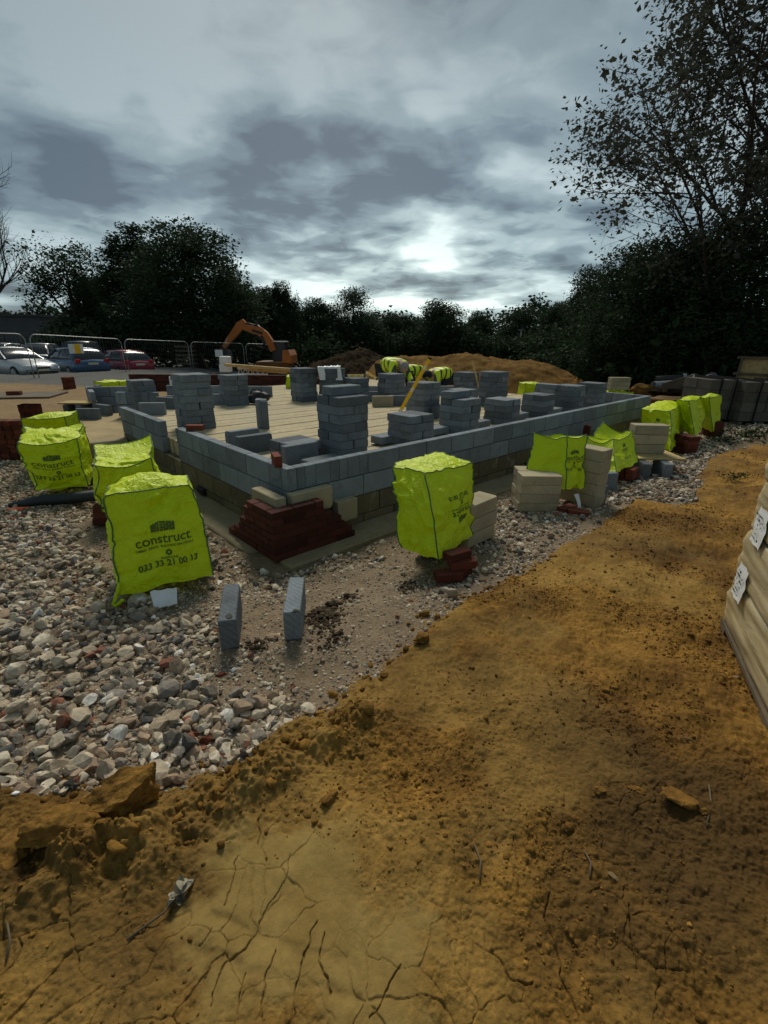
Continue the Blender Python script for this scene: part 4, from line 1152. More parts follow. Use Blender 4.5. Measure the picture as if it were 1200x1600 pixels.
def bag(label, bottom, topc, z0, z1, seed, prints=(), sag=0.03, wrinkle=0.022, hem=0.03, peak=(0, 0, 0, 0), res=46, top_bulge=0.03, waist=0.0, tear=None):
    """bottom, topc: four plan corners (counter-clockwise, first = front) of hem and top; peak lifts each top corner"""
    B = [np.array(q[:2], float) for q in bottom]; T = [np.array(q[:2], float) for q in topc]
    cen = sum(B) / 4; r = np.random.default_rng(seed)
    off = r.uniform(0, 50, 3); ph = r.uniform(0, 6.28, 8)

    def side(k, u, v):                 # u 0..1 along the side, v 0..1 up
        a, b = B[k], B[(k + 1) % 4]; c, d = T[k], T[(k + 1) % 4]
        lo = a[None] * (1 - u)[:, None] + b[None] * u[:, None]; hi = c[None] * (1 - u)[:, None] + d[None] * u[:, None]
        xy = lo * (1 - v)[:, None] + hi * v[:, None]
        zt = z1 + peak[k] * (1 - u) + peak[(k + 1) % 4] * u - sag * np.sin(math.pi * u) ** 1.0
        hz = hem * (np.sin(u * 5.0 + ph[k] + 2.1 * k) * 0.5 + 0.5 * np.sin(u * 11.0 + ph[(k + 3) % 8])) * np.sin(math.pi * u)
        zz = (z0 + hz) * (1 - v) + zt * v
        nrm = np.array([(b - a)[1], -(b - a)[0]]); nrm /= np.linalg.norm(nrm)
        bul = waist * np.sin(math.pi * u) * np.sin(math.pi * v)
        xy = xy + nrm[None] * bul[:, None]
        return np.column_stack([xy, zz])

    def top(u, v):
        xy = (T[0][None] * ((1 - u) * (1 - v))[:, None] + T[1][None] * (u * (1 - v))[:, None] + T[2][None] * (u * v)[:, None] + T[3][None] * ((1 - u) * v)[:, None])
        pk = peak[0] * (1 - u) * (1 - v) + peak[1] * u * (1 - v) + peak[2] * u * v + peak[3] * (1 - u) * v
        e = sag * (np.sin(math.pi * u) * ((1 - v) ** 3 + v ** 3) + np.sin(math.pi * v) * ((1 - u) ** 3 + u ** 3))
        zz = z1 + pk - e + top_bulge * np.sin(math.pi * u) ** 0.8 * np.sin(math.pi * v) ** 0.8
        return np.column_stack([xy, zz])

    def crease(p):
        q = p * 4.2 + off
        wv = np.column_stack([fbm(q * 0.7 + 7 * j, 2, seed + j) for j in range(3)])
        q2 = q + 0.7 * wv
        def ridg(s, sd): return 1 - 2.2 * np.abs(vnoise(q2 * s, sd))
        a1 = ridg(np.array([0.85, 0.85, 1.25]), seed + 11) + 0.55 * ridg(np.array([2.0, 2.0, 2.6]), seed + 12) + 0.25 * ridg(np.array([4.2, 4.2, 4.8]), seed + 13)
        lo = np.column_stack([fbm(q * 0.45 + 3 * j, 2, seed + 20 + j) for j in range(2)])
        return a1, lo

    def deform(p):
        a1, lo = crease(p); d = p[:, :2] - cen[None]; n = np.linalg.norm(d, axis=1)[:, None] + 1e-6
        hfac = np.clip((p[:, 2] - z0) / (z1 - z0), 0, 1)[:, None]
        q = p.copy(); q[:, :2] += d / n * (wrinkle * a1[:, None]) + 0.018 * lo * (0.4 + hfac)
        q[:, 2] += 0.55 * wrinkle * a1 * hfac[:, 0]
        return q

    # cover surface
    n = res; VV = []; FF = []; base = 0
    g = np.linspace(0, 1, n + 1); gu, gv = np.meshgrid(g, g, indexing='ij'); uu, vv = gu.ravel(), gv.ravel()
    cell = np.array([(i * (n + 1) + j, (i + 1) * (n + 1) + j, (i + 1) * (n + 1) + j + 1, i * (n + 1) + j + 1) for i in range(n) for j in range(n)])
    for k in range(4):
        VV.append(deform(side(k, uu, vv))); FF.append(cell + base); base += (n + 1) ** 2
    VV.append(deform(top(uu, vv))); FF.append(cell + base)
    Vt = np.vstack(VV); Ft = np.vstack(FF)
    me = np_mesh('cover', Vt - np.array([cen[0], cen[1], z0]), Ft, True)
    bm = bmesh.new(); bm.from_mesh(me); bmesh.ops.remove_doubles(bm, verts=bm.verts, dist=0.0008)
    if tear is not None: pass
    bm.to_mesh(me); bm.free(); me.polygons.foreach_set('use_smooth', [True] * len(me.polygons))
    t = empty('bulk_bag', (cen[0], cen[1], z0), 0, label, 'bag', 'fluorescent bags over stacked bricks and blocks')
    co = obj('cover', me, M['bag'], t)
    o3 = np.array([cen[0], cen[1], z0])
    # seams up the corners and round the top
    s = np.linspace(0, 1, 28)
    for k in range(4):
        p = deform(side(k, np.zeros(28), s)); d = p[:, :2] - cen; p[:, :2] += d / np.linalg.norm(d, axis=1)[:, None] * 0.002
        mb = MB(); mb.tube([Vector(q - o3) for q in p], 0.0055, 6); mb.build('seam', M['bag_seam'], t, True)
        p = deform(side(k, s, np.ones(28)))
        mb = MB(); mb.tube([Vector(q - o3 + np.array([0, 0, 0.001])) for q in p], 0.0045, 6); mb.build('seam', M['bag_seam'], t, True)
    # printing, laid on the cloth
    for (k, cu, cv, wid, flip) in prints:
        a, b = B[k], B[(k + 1) % 4]; Wd = np.linalg.norm(b - a); Hh = z1 - z0
        lines = [('logo', 'logo', 0.0, 0.255, 0.30 * wid), ('word', 'wordmark', 0.0, 0.085, 0.178 * wid), ('tag', 'tagline', 0.0, -0.015, 0.042 * wid),
                 ('ring', 'emblem', 0.05, -0.105, 0.085 * wid), ('free', 'freephone', 0.05, -0.175, 0.042 * wid), ('phone', 'phone_number', 0.03, -0.245, 0.118 * wid)]
        for key, nm, ox, oy, sz in lines:
            v, f = TXT[key]; q = v * sz + np.array([ox, oy]) * wid / 0.62 * 0.62
            if flip: q = -q
            u_ = cu + q[:, 0] / Wd; w_ = cv + q[:, 1] / Hh
            if u_.min() < -0.2 or w_.min() < -0.05: continue
            u_ = np.clip(u_, 0.01, 0.99); w_ = np.clip(w_, 0.01, 0.99)
            p = deform(side(k, u_, w_)); nrm = np.array([(b - a)[1], -(b - a)[0], 0]); nrm /= np.linalg.norm(nrm)
            p = p + nrm[None] * 0.0045
            m2 = bpy.data.meshes.new(nm); m2.from_pydata([tuple(x) for x in (p - o3)], [], f); m2.update()
            o = obj(nm, m2, M['bag_print'], co)
    return t


def quadc(c, w, d, yaw, s=1.0, shift=(0, 0)):
    """plan corners, first the one at -w/2,-d/2 (front left of a bag whose front faces -y)"""
    ca, sa = math.cos(yaw), math.sin(yaw); out = []
    for x, y in ((-w / 2, -d / 2), (w / 2, -d / 2), (w / 2, d / 2), (-w / 2, d / 2)):
        x, y = x * s, y * s; out.append((c[0] + shift[0] + x * ca - y * sa, c[1] + shift[1] + x * sa + y * ca))
    return out


# front left
a, b = P(189, 926, 0.10)[:2], P(330, 896, 0.10)[:2]
n_ = np.array([-(b - a)[1], (b - a)[0]]) / np.linalg.norm(b - a)
ta, tb = P(168, 777, 0.74)[:2], P(298, 757, 0.74)[:2]
bag('nearest yellow bag on the left, black printed front and white flap at its hem', [a, b, b + n_ * 0.46, a + n_ * 0.46], [ta, tb, tb + n_ * 0.36 , ta + n_ * 0.36],
    0.09, 0.74, 3, prints=((0, 0.53, 0.42, 0.50, False),), sag=0.0, peak=(0, 0, -0.03, -0.03), top_bulge=0.09, waist=0.015, wrinkle=0.017)
q = P(256, 922, 0.10)
mb = MB(); vs = []; L = 0.17
for i in range(7):
    for j in range(4): vs.append(((i / 6 - 0.5) * L * (1 - 0.15 * j / 3), -0.006 - 0.020 * j + 0.006 * math.sin(i * 1.1 + j), 0.03 - 0.034 * j + 0.006 * math.sin(i * 2 + j)))
mb.add(vs, [(i * 4 + j, i * 4 + 4 + j, i * 4 + 5 + j, i * 4 + 1 + j) for i in range(6) for j in range(3)])
tag(mb.build('white_flap', M['white'], None, True, (q[0] + 0.01, q[1] - 0.02, 0.09), rad(24)), 'white plastic flap sticking out below the nearest left bag', 'plastic sheet')
mb = MB(); mb.tube([(0, 0, 0.16), (-0.02, -0.03, 0.08), (-0.045, -0.05, 0.02), (-0.02, -0.06, 0.012), (0.02, -0.03, 0.05)], 0.013, 6)
tag(mb.build('bag_strap', M['bag'], None, True, (a[0] + 0.01, a[1] - 0.005, 0.02)), 'yellow strap loop hanging at the left foot of the nearest bag', 'strap')
# behind it
a = P(160, 800, 0.14)[:2]; b = a + np.array([0.47, 0.25]); n_ = np.array([-(b - a)[1], (b - a)[0]]) / np.linalg.norm(b - a)
ta, tb = P(150, 728, 0.60)[:2], P(232, 717, 0.60)[:2]
bag('yellow bag half hidden behind the nearest left bag, sunken top', [a, b, b + n_ * 0.5, a + n_ * 0.5], [ta, tb, tb + n_ * 0.46 + np.array([0.02, 0]), ta + n_ * 0.46],
    0.13, 0.60, 5, prints=((0, 0.60, 0.46, 0.40, False),), sag=0.05, peak=(0.0, 0.0, 0.13, 0.10), top_bulge=-0.04, waist=0.03, wrinkle=0.026)
# left, with number
a, b = P(58, 768, 0.12)[:2], P(136, 760, 0.12)[:2]; n_ = np.array([-(b - a)[1], (b - a)[0]]) / np.linalg.norm(b - a)
ta, tb = P(28, 690, 0.68)[:2], P(120, 684, 0.68)[:2]
bag('yellow bag with black wordmark and phone number beside the dark tarpaulin roll', [a, b, b + n_ * 0.5, a + n_ * 0.5], [ta, tb, tb + n_ * 0.5, ta + n_ * 0.5],
    0.13, 0.69, 7, prints=((0, 0.50, 0.50, 0.50, False),), sag=0.05, peak=(-0.02, -0.02, 0.07, 0.06), top_bulge=0.02, waist=0.04, wrinkle=0.026)
a, b = P(38, 700, 0.30)[:2], P(112, 698, 0.30)[:2]; n_ = np.array([-(b - a)[1], (b - a)[0]]) / np.linalg.norm(b - a)
ta, tb = P(34, 654, 0.76)[:2], P(100, 651, 0.76)[:2]
bag('rearmost yellow bag on the left, only its top showing', [a, b, b + n_ * 0.5, a + n_ * 0.5], [ta, tb, tb + n_ * 0.4, ta + n_ * 0.4],
    0.20, 0.76, 9, sag=0.02, peak=(0, 0, 0.02, -0.02), top_bulge=0.05, wrinkle=0.014)
# middle bag, edge on, print upside down
f, l, r_ = P(685, 874, 0.14)[:2], P(627, 858, 0.14)[:2], P(738, 838, 0.14)[:2]
tf, tl, tr = P(669, 744, 0.72)[:2], P(612, 730, 0.74)[:2], P(738, 722, 0.76)[:2]
bag('yellow bag in the middle with blue seams and upside down printing', [l, f, r_, l + r_ - f], [tl, tf, tr, (tl + tr - tf)],
    0.15, 0.74, 12, prints=((1, 0.56, 0.50, 0.37, True),), sag=0.0, peak=(0.0, -0.01, 0.0, 0.05), top_bulge=0.03, waist=0.045, wrinkle=0.022, hem=0.02)
# right of the building
l, f, r_ = P(822, 752, 0.28)[:2], P(880, 775, 0.16)[:2], P(908, 772, 0.16)[:2]
tl, tf, tr = P(834, 676, 0.78)[:2], P(884, 683, 0.76)[:2], P(916, 680, 0.78)[:2]
bag('yellow bag standing over buff blocks, first on the right side of the wall', [l, f, r_, l + r_ - f], [tl, tf, tr, tl + tr - tf],
    0.24, 0.77, 15, prints=((1, 0.45, 0.55, 0.36, False),), sag=0.03, peak=(0.0, -0.02, 0.0, 0.0), top_bulge=-0.03, wrinkle=0.016, hem=0.05)
l, f, r_ = P(918, 738, 0.18)[:2], P(962, 742, 0.16)[:2], P(998, 718, 0.24)[:2]
tl, tf, tr = P(920, 690, 0.52)[:2], P(958, 690, 0.50)[:2], P(986, 676, 0.56)[:2]
bag('slumped yellow bag with a raised corner, second on the right side', [l, f, r_, l + r_ - f], [tl, tf, tr, tl + tr - tf + np.array([-0.05, 0.1])],
    0.20, 0.54, 17, prints=((1, 0.5, 0.55, 0.30, False),), sag=0.05, peak=(0.02, -0.03, 0.03, 0.16), top_bulge=-0.05, wrinkle=0.022, hem=0.04)
l, f = P(1006, 688, 0.10)[:2], P(1048, 705, 0.10)[:2]; n_ = np.array([0.55, 0.75])
bag('yellow bag behind the three buff blocks on the board, third on the right', [l, f, f + n_, l + n_], [P(1003, 640, 0.66)[:2], P(1046, 643, 0.66)[:2], P(1068, 630, 0.66)[:2], P(1030, 628, 0.66)[:2]],
    0.10, 0.66, 19, prints=((0, 0.55, 0.60, 0.36, False),), sag=0.01, peak=(0, 0, 0.03, 0), top_bulge=0.06, wrinkle=0.026)
l, f = P(1060, 680, 0.12)[:2], P(1084, 690, 0.14)[:2]; n_ = np.array([0.50, 0.62])
bag('yellow bag fourth on the right, over the dark brick heap', [l, f, f + n_, l + n_], [P(1058, 626, 0.76)[:2], P(1076, 628, 0.76)[:2], P(1104, 621, 0.78)[:2], P(1080, 619, 0.78)[:2]],
    0.22, 0.77, 21, sag=0.01, top_bulge=0.03, wrinkle=0.028)
l, f = P(1098, 670, 0.12)[:2], P(1113, 676, 0.12)[:2]; n_ = np.array([0.50, 0.60])
bag('farthest yellow bag of the right side row', [l, f, f + n_, l + n_], [P(1093, 621, 0.80)[:2], P(1108, 622, 0.80)[:2], P(1126, 618, 0.80)[:2], P(1110, 615, 0.80)[:2]],
    0.14, 0.80, 23, sag=0.01, top_bulge=0.02, wrinkle=0.028)
for px, py, Y, w, z0, z1, sd, lb in ((827, 618, 15.5, 0.62, 0.05, 0.45, 31, 'small yellow bag beyond the floor in front of the spoil heap'), (965, 612, 13.4, 0.6, 0.30, 0.42, 33, 'flattened yellow bag under pale blocks past the far wall'),
                                     (177, 606, 13.0, 0.62, 0.10, 0.60, 35, 'crumpled yellow bag behind the back left bay'), (452, 590, 13.5, 0.16, 0.3, 0.75, 37, 'sliver of yellow bag behind the tool bag stack')):
    q = PY(px, py, Y); Q4 = quadc(q, w, 0.6, 0.1)
    bag(lb, Q4, quadc(q, w, 0.6, 0.1, 0.94), z0, z1, sd, res=18, wrinkle=0.02, top_bulge=0.03)

# bricks and blocks that the bags stand over
def heap(kind, cx, cy, z, yaw, cols, n, desc, seed, spread=0.012, gap=0.006, Lx=None):
    r = random.Random(seed); sx, sy, sz = (0.215, 0.102, 0.065) if kind == 'brick' else (0.44, 0.215, 0.10); col = 'red brick' if kind == 'brick' else 'buff block'
    for k in range(n):
        for j in range(cols):
            o_ = (j - (cols - 1) / 2) * (sy + gap); along = yaw
            x = cx + math.cos(along + math.pi / 2) * o_ + r.gauss(0, spread) - math.sin(0) ; y = cy + math.sin(along + math.pi / 2) * o_ + r.gauss(0, spread)
            place(kind, (x, y, z + sz * (k + 0.5)), along + r.gauss(0, 0.05), f"{col} {['one', 'two', 'three', 'four', 'five'][j]} along the {ORD[k] if k < n - 1 or n == 1 else 'top'} course {desc}", desc)


q = P(690, 872, 0.0)
heap('brick', q[0] - 0.02, q[1] + 0.20, 0.0, YAW + math.pi / 2, 4, 2, 'under the middle bag', 1)
for (px, py, z, a_, lb) in ((714, 872, 0.135, 0.55, 'red brick jutting out highest below the right face of the middle bag'), (722, 886, 0.068, 0.25, 'red brick jutting out second below the middle bag'),
                            (716, 900, 0.002, 0.70, 'red brick lying lowest at the corner of the middle bag'), (700, 905, 0.0, 0.2, 'red brick lying on the stones at the front foot of the middle bag')):
    q = P(px, py, z); place('brick', (q[0], q[1], z + 0.034), a_, lb)
q = P(722, 848, 0.0); stack(750, 862, 0.0, 4, 'the narrow pile beside the middle bag', kind='beige', yaw=YAW + math.pi / 2 + 0.05, per=1, top=1, seed=31, swap=0) if False else None
for k in range(3):
    q = P(742, 862, 0.0); place('beige', (q[0] + 0.02, q[1] + 0.26, 0.05 + 0.135 * k + 0.02), YAW + 0.02 * k, f"buff block, {['bottom', 'middle', 'top'][k]} of three beside the middle bag", 'buff blocks beside the middle bag', rx=0.0).scale = (1, 1, 1.3)
q = P(250, 905, 0.0); heap('brick', q[0] + 0.02, q[1] + 0.16, -0.01, rad(117), 5, 1, 'under the nearest left bag', 2)
q = P(158, 818, 0.0)
for k in range(3):
    for j in range(2): place('brick', (q[0] + 0.04 + 0.015 * k, q[1] + 0.02 + 0.11 * j, 0.033 + 0.066 * k), rad(18 + 7 * j - 4 * k), f"red brick, {['front', 'rear'][j]} one in the {['bottom', 'middle', 'top'][k]} layer beside the nearest left bag", 'red bricks beside the nearest left bag')
for k in range(4):
    for j in range(2):
        q = P(838, 800, 0.0); place('beige', (q[0] + 0.02 - 0.02 * k * 0 + j * 0.03, q[1] + 0.12 + 0.22 * j, 0.05 + 0.101 * k - 0.005), rad(-2 + 2 * (k % 2)), f"buff block, {['front', 'rear'][j]} one in the {['bottom', 'second', 'third', 'top'][k]} layer before the first right bag", 'buff blocks before the first right bag')
for k in range(5):
    q = P(908, 790, 0.0); place('beige', (q[0] + 0.06, q[1] + 0.16, 0.06 + 0.13 * k), YAW + math.pi / 2 - 0.1 + 0.02 * (k % 3), f"buff block, {ORD[k] if k < 4 else 'top'} in the narrow pile right of the first right bag", 'buff blocks right of the first right bag').scale = (1, 1, 1.28)
for (px, py, a_, lb) in ((885, 800, 0.6, 'red brick left of the pair under the first right bag'), (902, 806, -0.4, 'red brick lying out in front of the first right bag')):
    q = P(px, py, 0.0); place('brick', (q[0], q[1], 0.035), a_, lb)
q = P(893, 795, 0.0)
mb = MB(); mb.add([(0, 0, 0.15), (0.05, 0.0, 0.16), (0.075, -0.03, 0.07), (0.085, -0.05, 0.0), (0.055, -0.045, 0.01), (0.03, -0.02, 0.09)], [(0, 1, 2, 5), (5, 2, 3, 4)])
tag(mb.build('white_flap', M['white'], None, True, (q[0], q[1], 0.02)), 'white plastic tongue hanging below the first right bag', 'plastic sheet')
q = P(930, 768, 0.0); lone('grey', 935, 765, 0.0, YAW - 0.5, 'grey block on edge between the first and second right bags', True); lone('grey', 922, 778, 0.0, YAW + 1.0, 'short grey block on edge in front of the pair between right bags', True)
q = P(975, 752, 0.0); heap('brick', q[0] + 0.0, q[1] + 0.18, -0.03, YAW, 4, 3, 'under the slumped bag', 3)
for k in range(3):
    q = P(1016, 742, 0.0); place('beige', (q[0] + 0.05, q[1] + 0.35, 0.31 + 0.135 * k), rad(-4 + 3 * (k % 2)), f"buff block, {['bottom', 'middle', 'top'][k]} of three on the board by the third right bag", 'buff blocks on the board').scale = (1.05, 1, 1.3)
q = P(1000, 742, 0.0)
mb = MB(); mb.box((0, 0, 0), (0.72, 0.62, 0.022), bev=0.003); tag(mb.build('plywood_board', M['board'], None, False, (q[0] + 0.22, q[1] + 0.28, 0.232), rad(-2)), 'pale mixing board carrying three buff blocks on the right', 'board')
q = P(1018, 750, 0.0)
for j, (dx, lb) in enumerate(((-0.05, 'left grey block propping the mixing board on the right'), (0.24, 'right grey block propping the mixing board on the right'))):
    place('grey', (q[0] + dx, q[1] + 0.22, 0.1075), rad(80), lb, rx=math.pi / 2)
q = P(1080, 668, 0.0)
q = P(1063, 695, 0.0); mb = MB(); mb.box((0, 0, 0), (0.42, 0.42, 0.02)); tag(mb.build('plywood_board', M['board'], None, False, (q[0] - 0.05, q[1] + 0.25, 0.24), 0.1), 'small pale board behind the three buff blocks', 'board')
place('grey', (q[0] - 0.1, q[1] + 0.2, 0.1075), 0.1, 'grey block under the small pale board', rx=math.pi / 2)
q = P(1085, 712, 0.0); heap('brick', q[0] - 0.05, q[1] + 0.22, -0.03, 0.15, 3, 5, 'in front of the fourth right bag', 4, 0.008)
q = P(1128, 685, 0.0); heap('brick', q[0] - 0.05, q[1] + 0.25, -0.03, 0.15, 3, 5, 'in front of the farthest right bag', 6, 0.008)
q = P(885, 595, 0.5)

# wrapped pallet at the right edge
def wrapped_pallet():
    c = P(1119, 990, 0.03); d = np.array([-0.40, -0.917]); n = np.array([0.917, -0.40])      # long face runs towards the camera
    yaw = math.atan2(n[1], n[0]); L = 1.75; Wd = 1.1
    t = empty('wrapped_pallet', (c[0], c[1], 0.06), yaw, 'shrink wrapped pallet of buff paving slabs at the right edge', 'pallet')
    # local x = n (to the right), local y = -d (away), so the face lies at x = 0 and runs to y = -L
    mb = MB()
    for y in (-0.06, -L / 2, -L + 0.06): mb.box((Wd / 2, y, 0.02), (Wd, 0.10, 0.09))
    for x in (0.06, Wd / 2, Wd - 0.06): mb.box((x, -L / 2, 0.078), (0.12, L, 0.022))
    mb.build('pallet_base', M['old_timber'], t)
    z = 0.095; off = [0.0, -0.004, 0.002, -0.006]; hs = [0.30, 0.29, 0.28, 0.24]
    for k in range(4):
        h = hs[k]; n1, n2 = 34, 16; rr = random.Random(k + 3)
        outline = []
        x0, x1, y0, y1 = off[k], Wd - 0.02, -L, -off[k] * 1.2
        per = [(x0, y1, x0, y0), (x0, y0, x1, y0), (x1, y0, x1, y1), (x1, y1, x0, y1)]
        pts = []
        for (ax, ay, bx, by) in per:
            for i in range(n1): s = i / n1; pts.append((ax + (bx - ax) * s, ay + (by - ay) * s))
        pts = np.array(pts); cen = pts.mean(0); rings = []
        for j in range(n2 + 1):
            v = j / n2; rd = 0.018 * (abs(2 * v - 1) ** 6)
            p = pts + (cen - pts) / np.linalg.norm(cen - pts, axis=1)[:, None] * rd
            q3 = np.column_stack([p * np.array([1, 1]), np.full(len(p), z + h * v)])
            a = fbm(q3 * np.array([4, 4, 16.0]) + k * 5, 3, 60 + k); b = 1 - np.abs(vnoise(q3 * np.array([3, 3, 9.0]) + 9 * k, 70 + k)) * 2
            p = p + (cen - pts) / np.linalg.norm(cen - pts, axis=1)[:, None] * (0.008 * a - 0.007 * b)[:, None]
            rings.append([(x, y, z + h * v) for x, y in p])
        mb = MB(); mb.loft(rings); mb.build('slab_pack', M['wrap'], t, True); z += h + 0.006
    for (yy, zz, w, h, k) in ((-0.09, 0.42, 0.17, 0.20, 1), (-0.10, 0.76, 0.17, 0.20, 2)):
        mb = MB(); nn = 8; vs = []
        for i in range(nn + 1):
            for j in range(nn + 1):
                y = yy - w * i / nn; zq = zz - h / 2 + h * j / nn
                vs.append((off[k] - 0.016 + 0.004 * math.sin(i * 1.3 + j) - 0.002 * math.cos(j * 2.1), y, zq))
        mb.add(vs, [(i * 9 + j, i * 9 + j + 1, i * 9 + 10 + j, i * 9 + 9 + j) for i in range(nn) for j in range(nn)])
        lab = mb.build('paper_label', M['white'], t, True)
        rr = random.Random(k); mb = MB()
        for i in range(5):
            for j in range(6):
                if rr.random() < 0.62:
                    w1 = rr.uniform(0.006, 0.020); h1 = rr.choice((0.004, 0.006, 0.012))
                    mb.box((off[k] - 0.0225, yy - 0.018 - i * 0.026, zz - 0.066 + j * 0.025), (0.001, w1, h1))
        mb.build('label_print', M['dark_metal'], lab)


wrapped_pallet()

# left edge: mixing board on brick piers, brick stack, tarpaulin, orange cloth
q = P(20, 660, 0.0)
mb = MB(); mb.box((0, 0, 0), (1.5, 0.9, 0.035), bev=0.004); tb = PY(18, 618, 8.4); tag(mb.build('mixing_board', M['old_timber'], None, False, (tb[0], tb[1], tb[2]), 0.25), 'dark mixing board on a brick pier at the left edge', 'board')
for k in range(9):
    for j in range(3): place('brick', (tb[0] + 0.25 + 0.108 * j - 0.1, tb[1] + 0.02, 0.033 + 0.067 * k - 0.02), 1.8, f"dark red brick, {ORD[j]} from left in the {ORD[k]} course under the mixing board", 'red bricks under the mixing board')
place('brick', (tb[0] + 0.10, tb[1] - 0.05, tb[2] + 0.05), 0.3, 'single red brick lying on the mixing board')
q = P(8, 722, 0.0)
for k in range(9):
    for j in range(5): place('brick', (q[0] - 0.18 + 0.222 * (j // 1) * 0.5 - 0.02 * (k % 2), q[1] + 0.05 + 0.02 * j, 0.03 + 0.067 * k), 1.75 + 0.03 * ((k + j) % 3), f"dark red brick, {ORD[j]} from left in the {ORD[k]} course at the left edge", 'stored red bricks at the left edge')
q = P(100, 784, 0.02)
mb = MB(); mb.tube([(-0.5, -0.13, 0.02), (-0.2, -0.06, 0.05), (0.1, 0.0, 0.055), (0.42, 0.10, 0.06), (0.62, 0.17, 0.04)], [0.03, 0.062, 0.06, 0.066, 0.03], 12)
tag(mb.build('tarpaulin_roll', M['tarp'], None, True, (q[0] + 0.02, q[1], 0.01), 0.1), 'dark rolled tarpaulin on the rubble between left bags', 'tarpaulin')
q = P(92, 768, 0.0); mb = MB(); mb.box((0, 0, 0), (0.46, 0.3, 0.12), bev=0.02); tag(mb.build('plastic_crate', M['black'], None, False, (q[0] + 0.10, q[1] + 0.3, 0.07), 0.35), 'black base under the left bag with the phone number', 'base')
q = P(30, 798, 0.03); v, f_ = stone_proto(4, 77, 5, 0.35); v = v * np.array([0.12, 0.05, 0.028])
tag(obj('orange_cloth', np_mesh('orange_cloth', v, f_, True), M['orange_cloth'], None, (q[0], q[1], 0.05), 0.35), 'crumpled bright orange cloth lying on the rubble at far left', 'cloth')
q = P(118, 645, 0.20)
mb = MB(); mb.box((0, 0, 0), (0.62, 0.40, 0.03), bev=0.004); tag(mb.build('plywood_board', M['board'], None, False, (q[0], q[1] + 0.15, 0.40), 0.05), 'pale board resting on dark blocks by the back left bay', 'board')
for j, dx in enumerate((-0.15, 0.12)): place('grey', (q[0] + dx, q[1] + 0.14, 0.16 + 0.1075), 1.6, f"{['left', 'right'][j]} dark block holding up the pale board by the bay", rx=math.pi / 2)
for k in range(6):
    for j in range(2):
        q = PY(107, 608, 16.5); place('brick', (q[0] + 0.11 * j, q[1], q[2] + 0.04 + 0.067 * k), 1.6, f"red brick, {['left', 'right'][j]} in the {ORD[k]} course of the pile before the car park", 'red bricks before the car park').scale = (1.5, 1.5, 1)
# small odds and ends on the floor
q = P(400, 632, ZS)
v, f_ = stone_proto(3, 91, 4, 0.2); v = v * np.array([0.27, 0.19, 0.26])
tbag = empty('tool_bag', (q[0] + 0.02, q[1] + 0.1, ZS + 0.12), 0.1, 'black canvas tool bag slumped on the floor by a block stack', 'bag'); obj('body', np_mesh('body', v, f_, True), M['black'], tbag)
mb = MB(); mb.tube([(-0.14, -0.05, 0.09), (-0.08, -0.08, 0.19), (0.06, -0.08, 0.20), (0.13, -0.05, 0.09)], 0.012, 8); mb.build('handle', M['rubber'], tbag, True)
q = PY(524, 588, 11.7)
mb = MB(); vs = []; nx, ny = 14, 12
for i in range(nx + 1):
    for j in range(ny + 1):
        x = -0.24 + 0.5 * i / nx; s = j / ny; w = 0.012 * math.sin(i * 1.7 + j * 0.9) + 0.008 * math.cos(i * 3.1)
        if s < 0.5: vs.append((x, 0.30 - 0.6 * s, 0.02 + w + 0.02 * math.sin(3 * x)))
        else: vs.append((x + (s - 0.5) * 0.1, 0.0 - 0.02 - w - 0.06 * (s - 0.5), 0.02 - 0.55 * (s - 0.5)))
mb.add(vs, [(i * (ny + 1) + j, i * (ny + 1) + j + 1, (i + 1) * (ny + 1) + j + 1, (i + 1) * (ny + 1) + j) for i in range(nx) for j in range(ny)])
qs = P(520, 626, ZS)
sk = mb.build('paper_sack', M['white'], None, True, (qs[0] - 0.06, qs[1] - 0.14, ZS + 0.72), 0.05); tag(sk, 'white printed paper sack draped over a block stack', 'sack')
mb = MB()
for i in range(7): mb.box((0.01 + 0.03 * i, -0.075, -0.10 - 0.01 * (i % 3)), (0.016, 0.002, 0.03))
mb.build('print', M['dark_metal'], sk)


def spirit_level(A, B, label):
    A, B = Vector(A), Vector(B); L = (B - A).length; t = empty('spirit_level', A, 0, label, 'spirit level')
    d = (B - A).normalized(); y = Vector((0, 0, 1)).cross(d); y = y.normalized() if y.length > 1e-3 else Vector((0, 1, 0)); z = d.cross(y); Mx = Matrix((d, y, z)).transposed()
    mb = MB(); mb.box(Mx @ Vector((L / 2, 0, 0)), (L, 0.030, 0.058), M=Mx, bev=0.004); mb.build('body', M['level_yellow'], t)
    for f in (0.5, 0.15, 0.85):
        mb = MB(); mb.box(Mx @ Vector((L * f, 0, 0)), (0.07, 0.031, 0.028), M=Mx); mb.build('vial', M['white'], t)
    for f in (0.008, 0.992):
        mb = MB(); mb.box(Mx @ Vector((L * f, 0, 0)), (0.03, 0.032, 0.062), M=Mx); mb.build('end_cap', M['black'], t)


A = P(618, 656, ZS + 0.03); B = PY(672, 559, A[1] - 0.05); spirit_level(A, B, 'long yellow spirit level leaning up against a block stack')
qs = P(556, 626, ZS); spirit_level((qs[0] - 0.20, qs[1], ZS + 0.545), (qs[0] + 0.20, qs[1] + 0.06, ZS + 0.545), 'yellow spirit level lying flat across a back block stack')
A = PY(571, 581, 12.0); B = PY(589, 592, 11.9); spirit_level(A, B, 'short yellow spirit level sloping down left of the workers')
A = P(755, 632, ZS + 0.02); B = PY(738, 563, A[1] + 0.3)
mb = MB(); mb.bar((0, 0, 0), Vector(B) - Vector(A), 0.028); tag(mb.build('timber_stick', M['timber'], None, False, A), 'thin timber stick leaning by a tall block stack', 'stick')

